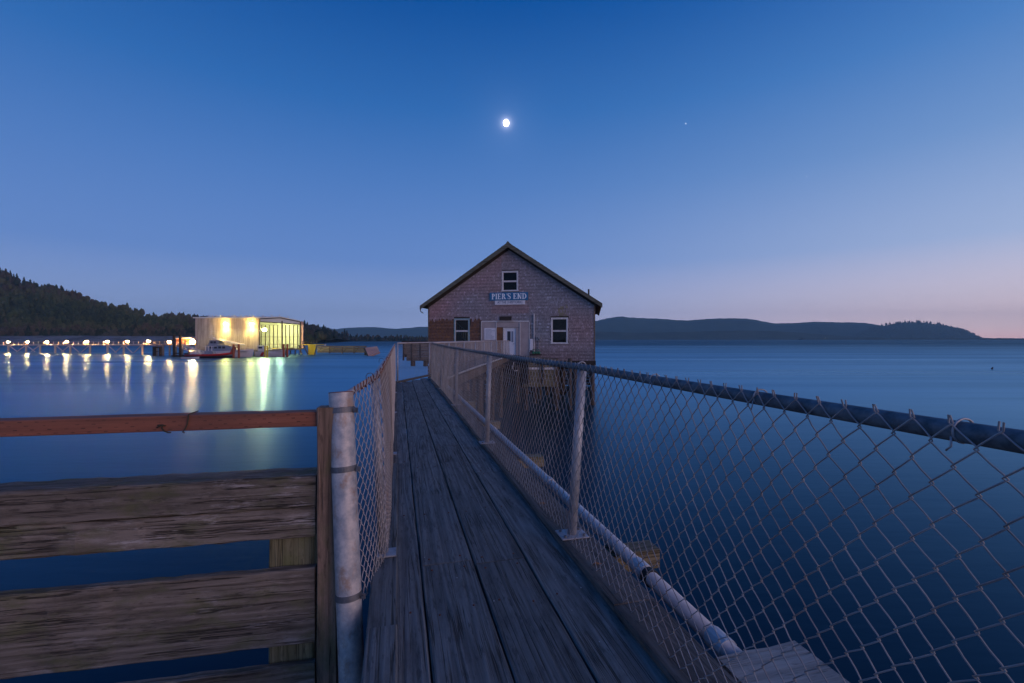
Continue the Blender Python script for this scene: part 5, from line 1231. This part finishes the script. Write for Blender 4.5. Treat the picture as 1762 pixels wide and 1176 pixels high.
mb = MB(); mb.tube([at(627, 600, 151), at(634, 614, 142)], .35, 6); mb.tube([at(630, 606, 150), at(629.5, 612, 150)], .5, 6); part('side_shade_bar', mb, 'dark_wood', rp)  # dark bars put in for the shadow on the ramp's left side

# ------------------------------------------------------------------ boats
def hull(L, B, H, mat, parent, bow=.3, name='hull', smooth=True, draft=.5):
    """lofted hull along +x (bow at +x), waterline z = 0"""
    N = 12; V = []; prof = 7
    for i in range(N + 1):
        u = i / N; x = -L / 2 + L * u; hb = B / 2 * (1 - max(0, (u - .55) / .45) ** 2.2) * (.86 + .14 * min(1, u * 4)); sh = H * (1 + .38 * max(0, (u - .4) / .6) ** 1.6)
        xo = bow * L * .12 * max(0, (u - .7) / .3)
        hb = max(hb, .02)
        for (fy, fz, k_) in ((1, 1, 1), (.96, .5, .5), (.82, .05, 0), (0, -1, -.2), (-.82, .05, 0), (-.96, .5, .5), (-1, 1, 1)):
            z = sh * fz if fz > 0 else fz * draft; V.append((x + xo * max(fz, 0), hb * fy, z))
    fs = []
    for i in range(N):
        for j in range(prof - 1): a = i * prof + j; fs.append((a, a + 1, a + prof + 1, a + prof))
        fs.append((i * prof, i * prof + prof, i * prof + 2 * prof - 1, i * prof + prof - 1))
    fs.append(tuple(range(prof))); fs.append(tuple(N * prof + j for j in reversed(range(prof))))
    mb = MB(); mb.add(V, fs); return part(name, mb, mat, parent)
# red rescue boat
Yb_ = 126; xc = (362 - 881) * Yb_ / K
rb_ = thing('rescue_boat', 'low red-tubed rescue boat moored in front of the larger boats', 'boat', (xc, Yb_, WATER), R(3))
hull(12.0, 3.0, .55, 'boat_dark', rb_)
mb = MB(); mb.tube([(-5.9, -1.35, .75), (0, -1.5, .8), (3.4, -1.3, .95), (5.4, -.6, 1.25), (6.3, 0, 1.6)], [.28, .3, .3, .28, .2], 10); mb.tube([(-5.9, 1.35, .75), (0, 1.5, .8), (3.4, 1.3, .95), (5.4, .6, 1.25), (6.3, 0, 1.6)], [.28, .3, .3, .28, .2], 10); part('collar', mb, 'red', rb_, smooth=True)
mb = MB(); mb.prism([(5.2, .9), (6.3, .9), (6.7, 3.0), (6.2, 3.1)], -.4, .4); part('bow_fender', mb, 'orange', rb_)
mb = MB(); mb.box(-1.2, .9, -.7, .7, .8, 1.9); mb.prism([(.9, .8), (1.5, .8), (.9, 1.9)], -.69, .69); part('console', mb, 'boat_grey', rb_)
mb = MB(); mb.box(-1.0, -.85, -.75, -.6, 1.9, 3.2); mb.box(-1.6, 1.2, -.9, .9, 3.2, 3.3); mb.box(-1.0, -.85, .6, .75, 1.9, 3.2); mb.box(.7, .85, -.75, -.6, 1.9, 3.2); part('t_top', mb, 'boat_white', rb_)
for x in (-3.9, -3.0): mb = MB(); mb.box(x, x + .5, -.5, .5, .8, 1.5); mb.box(x, x + .12, -.5, .5, 1.5, 2.1); part('seat', mb, 'boat_white', rb_)
mb = MB(); mb.box(-6.7, -6.1, -.45, .45, .2, 1.4); part('outboard', mb, 'boat_dark', rb_)
mb = MB(); mb.ball((2.6, 0, 1.0), 1.1, .8, .35, 10, 5); part('tarpaulin', mb, 'boat_white', rb_)
# big motor lifeboat
Yb_ = 133; xc = (384 - 881) * Yb_ / K
ml = thing('motor_lifeboat', 'large white motor lifeboat with blue-grey cabin and tall mast behind the red boat', 'boat', (xc, Yb_, WATER), R(2))
hull(16.5, 4.4, 1.7, 'boat_white', ml, draft=.7)
mb = MB(); mb.box(-8.0, 7.6, -2.0, 2.0, 1.72, 1.80); part('deck', mb, 'boat_grey', ml)
mb = MB(); mb.prism([(-3.8, 1.8), (3.6, 1.8), (2.6, 3.2), (1.0, 3.5), (-3.8, 3.6)], -1.6, 1.6); ca1 = part('cabin', mb, 'boat_grey', ml)
for x in (-2.8, -1.6, -.4, .7): mb = MB(); mb.box(x, x + .8, -1.66, -1.605, 2.5, 3.1); part('window', mb, 'boat_dark', ca1)
mb = MB(); mb.prism([(-3.6, 3.62), (-.2, 3.62), (-1.0, 4.9), (-3.2, 4.9)], -1.2, 1.2); br1 = part('bridge', mb, 'boat_grey', ml)
for x in (-2.9, -2.0): mb = MB(); mb.box(x, x + .7, -1.26, -1.205, 4.0, 4.6); part('window', mb, 'boat_dark', br1)
mb = MB(); mb.prism([(-1.6, 5.15), (5.4, 3.55), (5.4, 3.7), (-1.6, 5.35)], -1.7, 1.7); part('awning', mb, 'boat_white', ml)
mb = MB(); mb.tube([(-3.2, 0, 4.9), (-3.2, 0, 9.3)], .07, 6); mb.tube([(-4.1, 0, 6.3), (-2.3, 0, 6.3)], .05, 5); mb.tube([(-3.9, 0, 7.4), (-2.5, 0, 7.4)], .05, 5); mb.tube([(-3.2, 0, 6.0), (-1.4, 0, 4.9)], .05, 5); mb.tube([(-4.4, .6, 4.9), (-4.4, .6, 8.0)], .03, 5); part('mast', mb, 'boat_white', ml)
mb = MB(); mb.box(-3.8, -2.6, -.5, .5, 5.6, 5.85); mb.ball((-2.6, 0, 5.3), .35, None, None, 8, 5); part('radar', mb, 'boat_white', ml)
mb = MB()
for x in np.arange(3.0, 8.0, .9): mb.tube([(x, -1.9 + max(0, x - 4) * .3, 1.8), (x, -1.9 + max(0, x - 4) * .3, 2.7)], .03, 5)
mb.tube([(3.0, -1.9, 2.7), (4, -1.9, 2.7), (7.9, -.7, 2.75)], .03, 5); part('guard_rail', mb, 'boat_white', ml)
# striped lifeboat at right
Yb_ = 136; xc = (466 - 881) * Yb_ / K
sl2 = thing('striped_lifeboat', 'white lifeboat with slanted red hull stripe moored under the open boathouse end', 'boat', (xc, Yb_, WATER), R(2))
hull(8.0, 2.8, 1.45, 'boat_white', sl2)
mb = MB(); mb.prism([(-2.5, .2), (-1.7, .2), (-1.1, 1.35), (-1.9, 1.35)], -1.46, -1.37); part('hull_stripe', mb, 'red', sl2)
mb = MB(); mb.box(-3.9, 3.6, -1.2, 1.2, 1.46, 1.52); part('deck', mb, 'boat_dark', sl2)
mb = MB(); mb.box(-3.4, -1.9, -.8, .8, 1.53, 3.2); cb2 = part('cabin', mb, 'boat_white', sl2); mb = MB(); mb.box(-3.2, -2.1, -.86, -.805, 2.4, 3.0); part('window', mb, 'boat_dark', cb2)
mb = MB(); mb.box(-3.6, -1.7, -.9, .9, 3.21, 3.35); part('cabin_roof', mb, 'boat_white', sl2)
# small dinghies by the landing stage
for k, (px_, py_, lb) in enumerate(((309, 614, 'small dark skiff tied between the tall mooring piles'), (328, 618, 'small pale tender floating left of the red boat'))):
    Y = K * (EYE - WATER) / (py_ - 584); t = thing('skiff', lb, 'boat', ((px_ - 881) * Y / K, Y, WATER), R(-4 + 8 * k)); hull(4.2, 1.5, .45, 'boat_dark' if k == 0 else 'boat_white', t); mb = MB(); mb.box(-.2, .15, -.6, .6, .36, .42); part('thwart', mb, 'steel', t)
# distant bird on the water, far right
o = link('gull', gme, None, (*at(1707, 636, 78)[:2], WATER - .05), (0, 0, .5)); o.scale = (2,) * 3; o.data = o.data.copy(); o.data.materials[0] = M['boat_dark']; o.scale = (1.3, 1.3, 1.0); tag(o, 'dark speck of a bird floating alone on the open water at far right', 'bird')
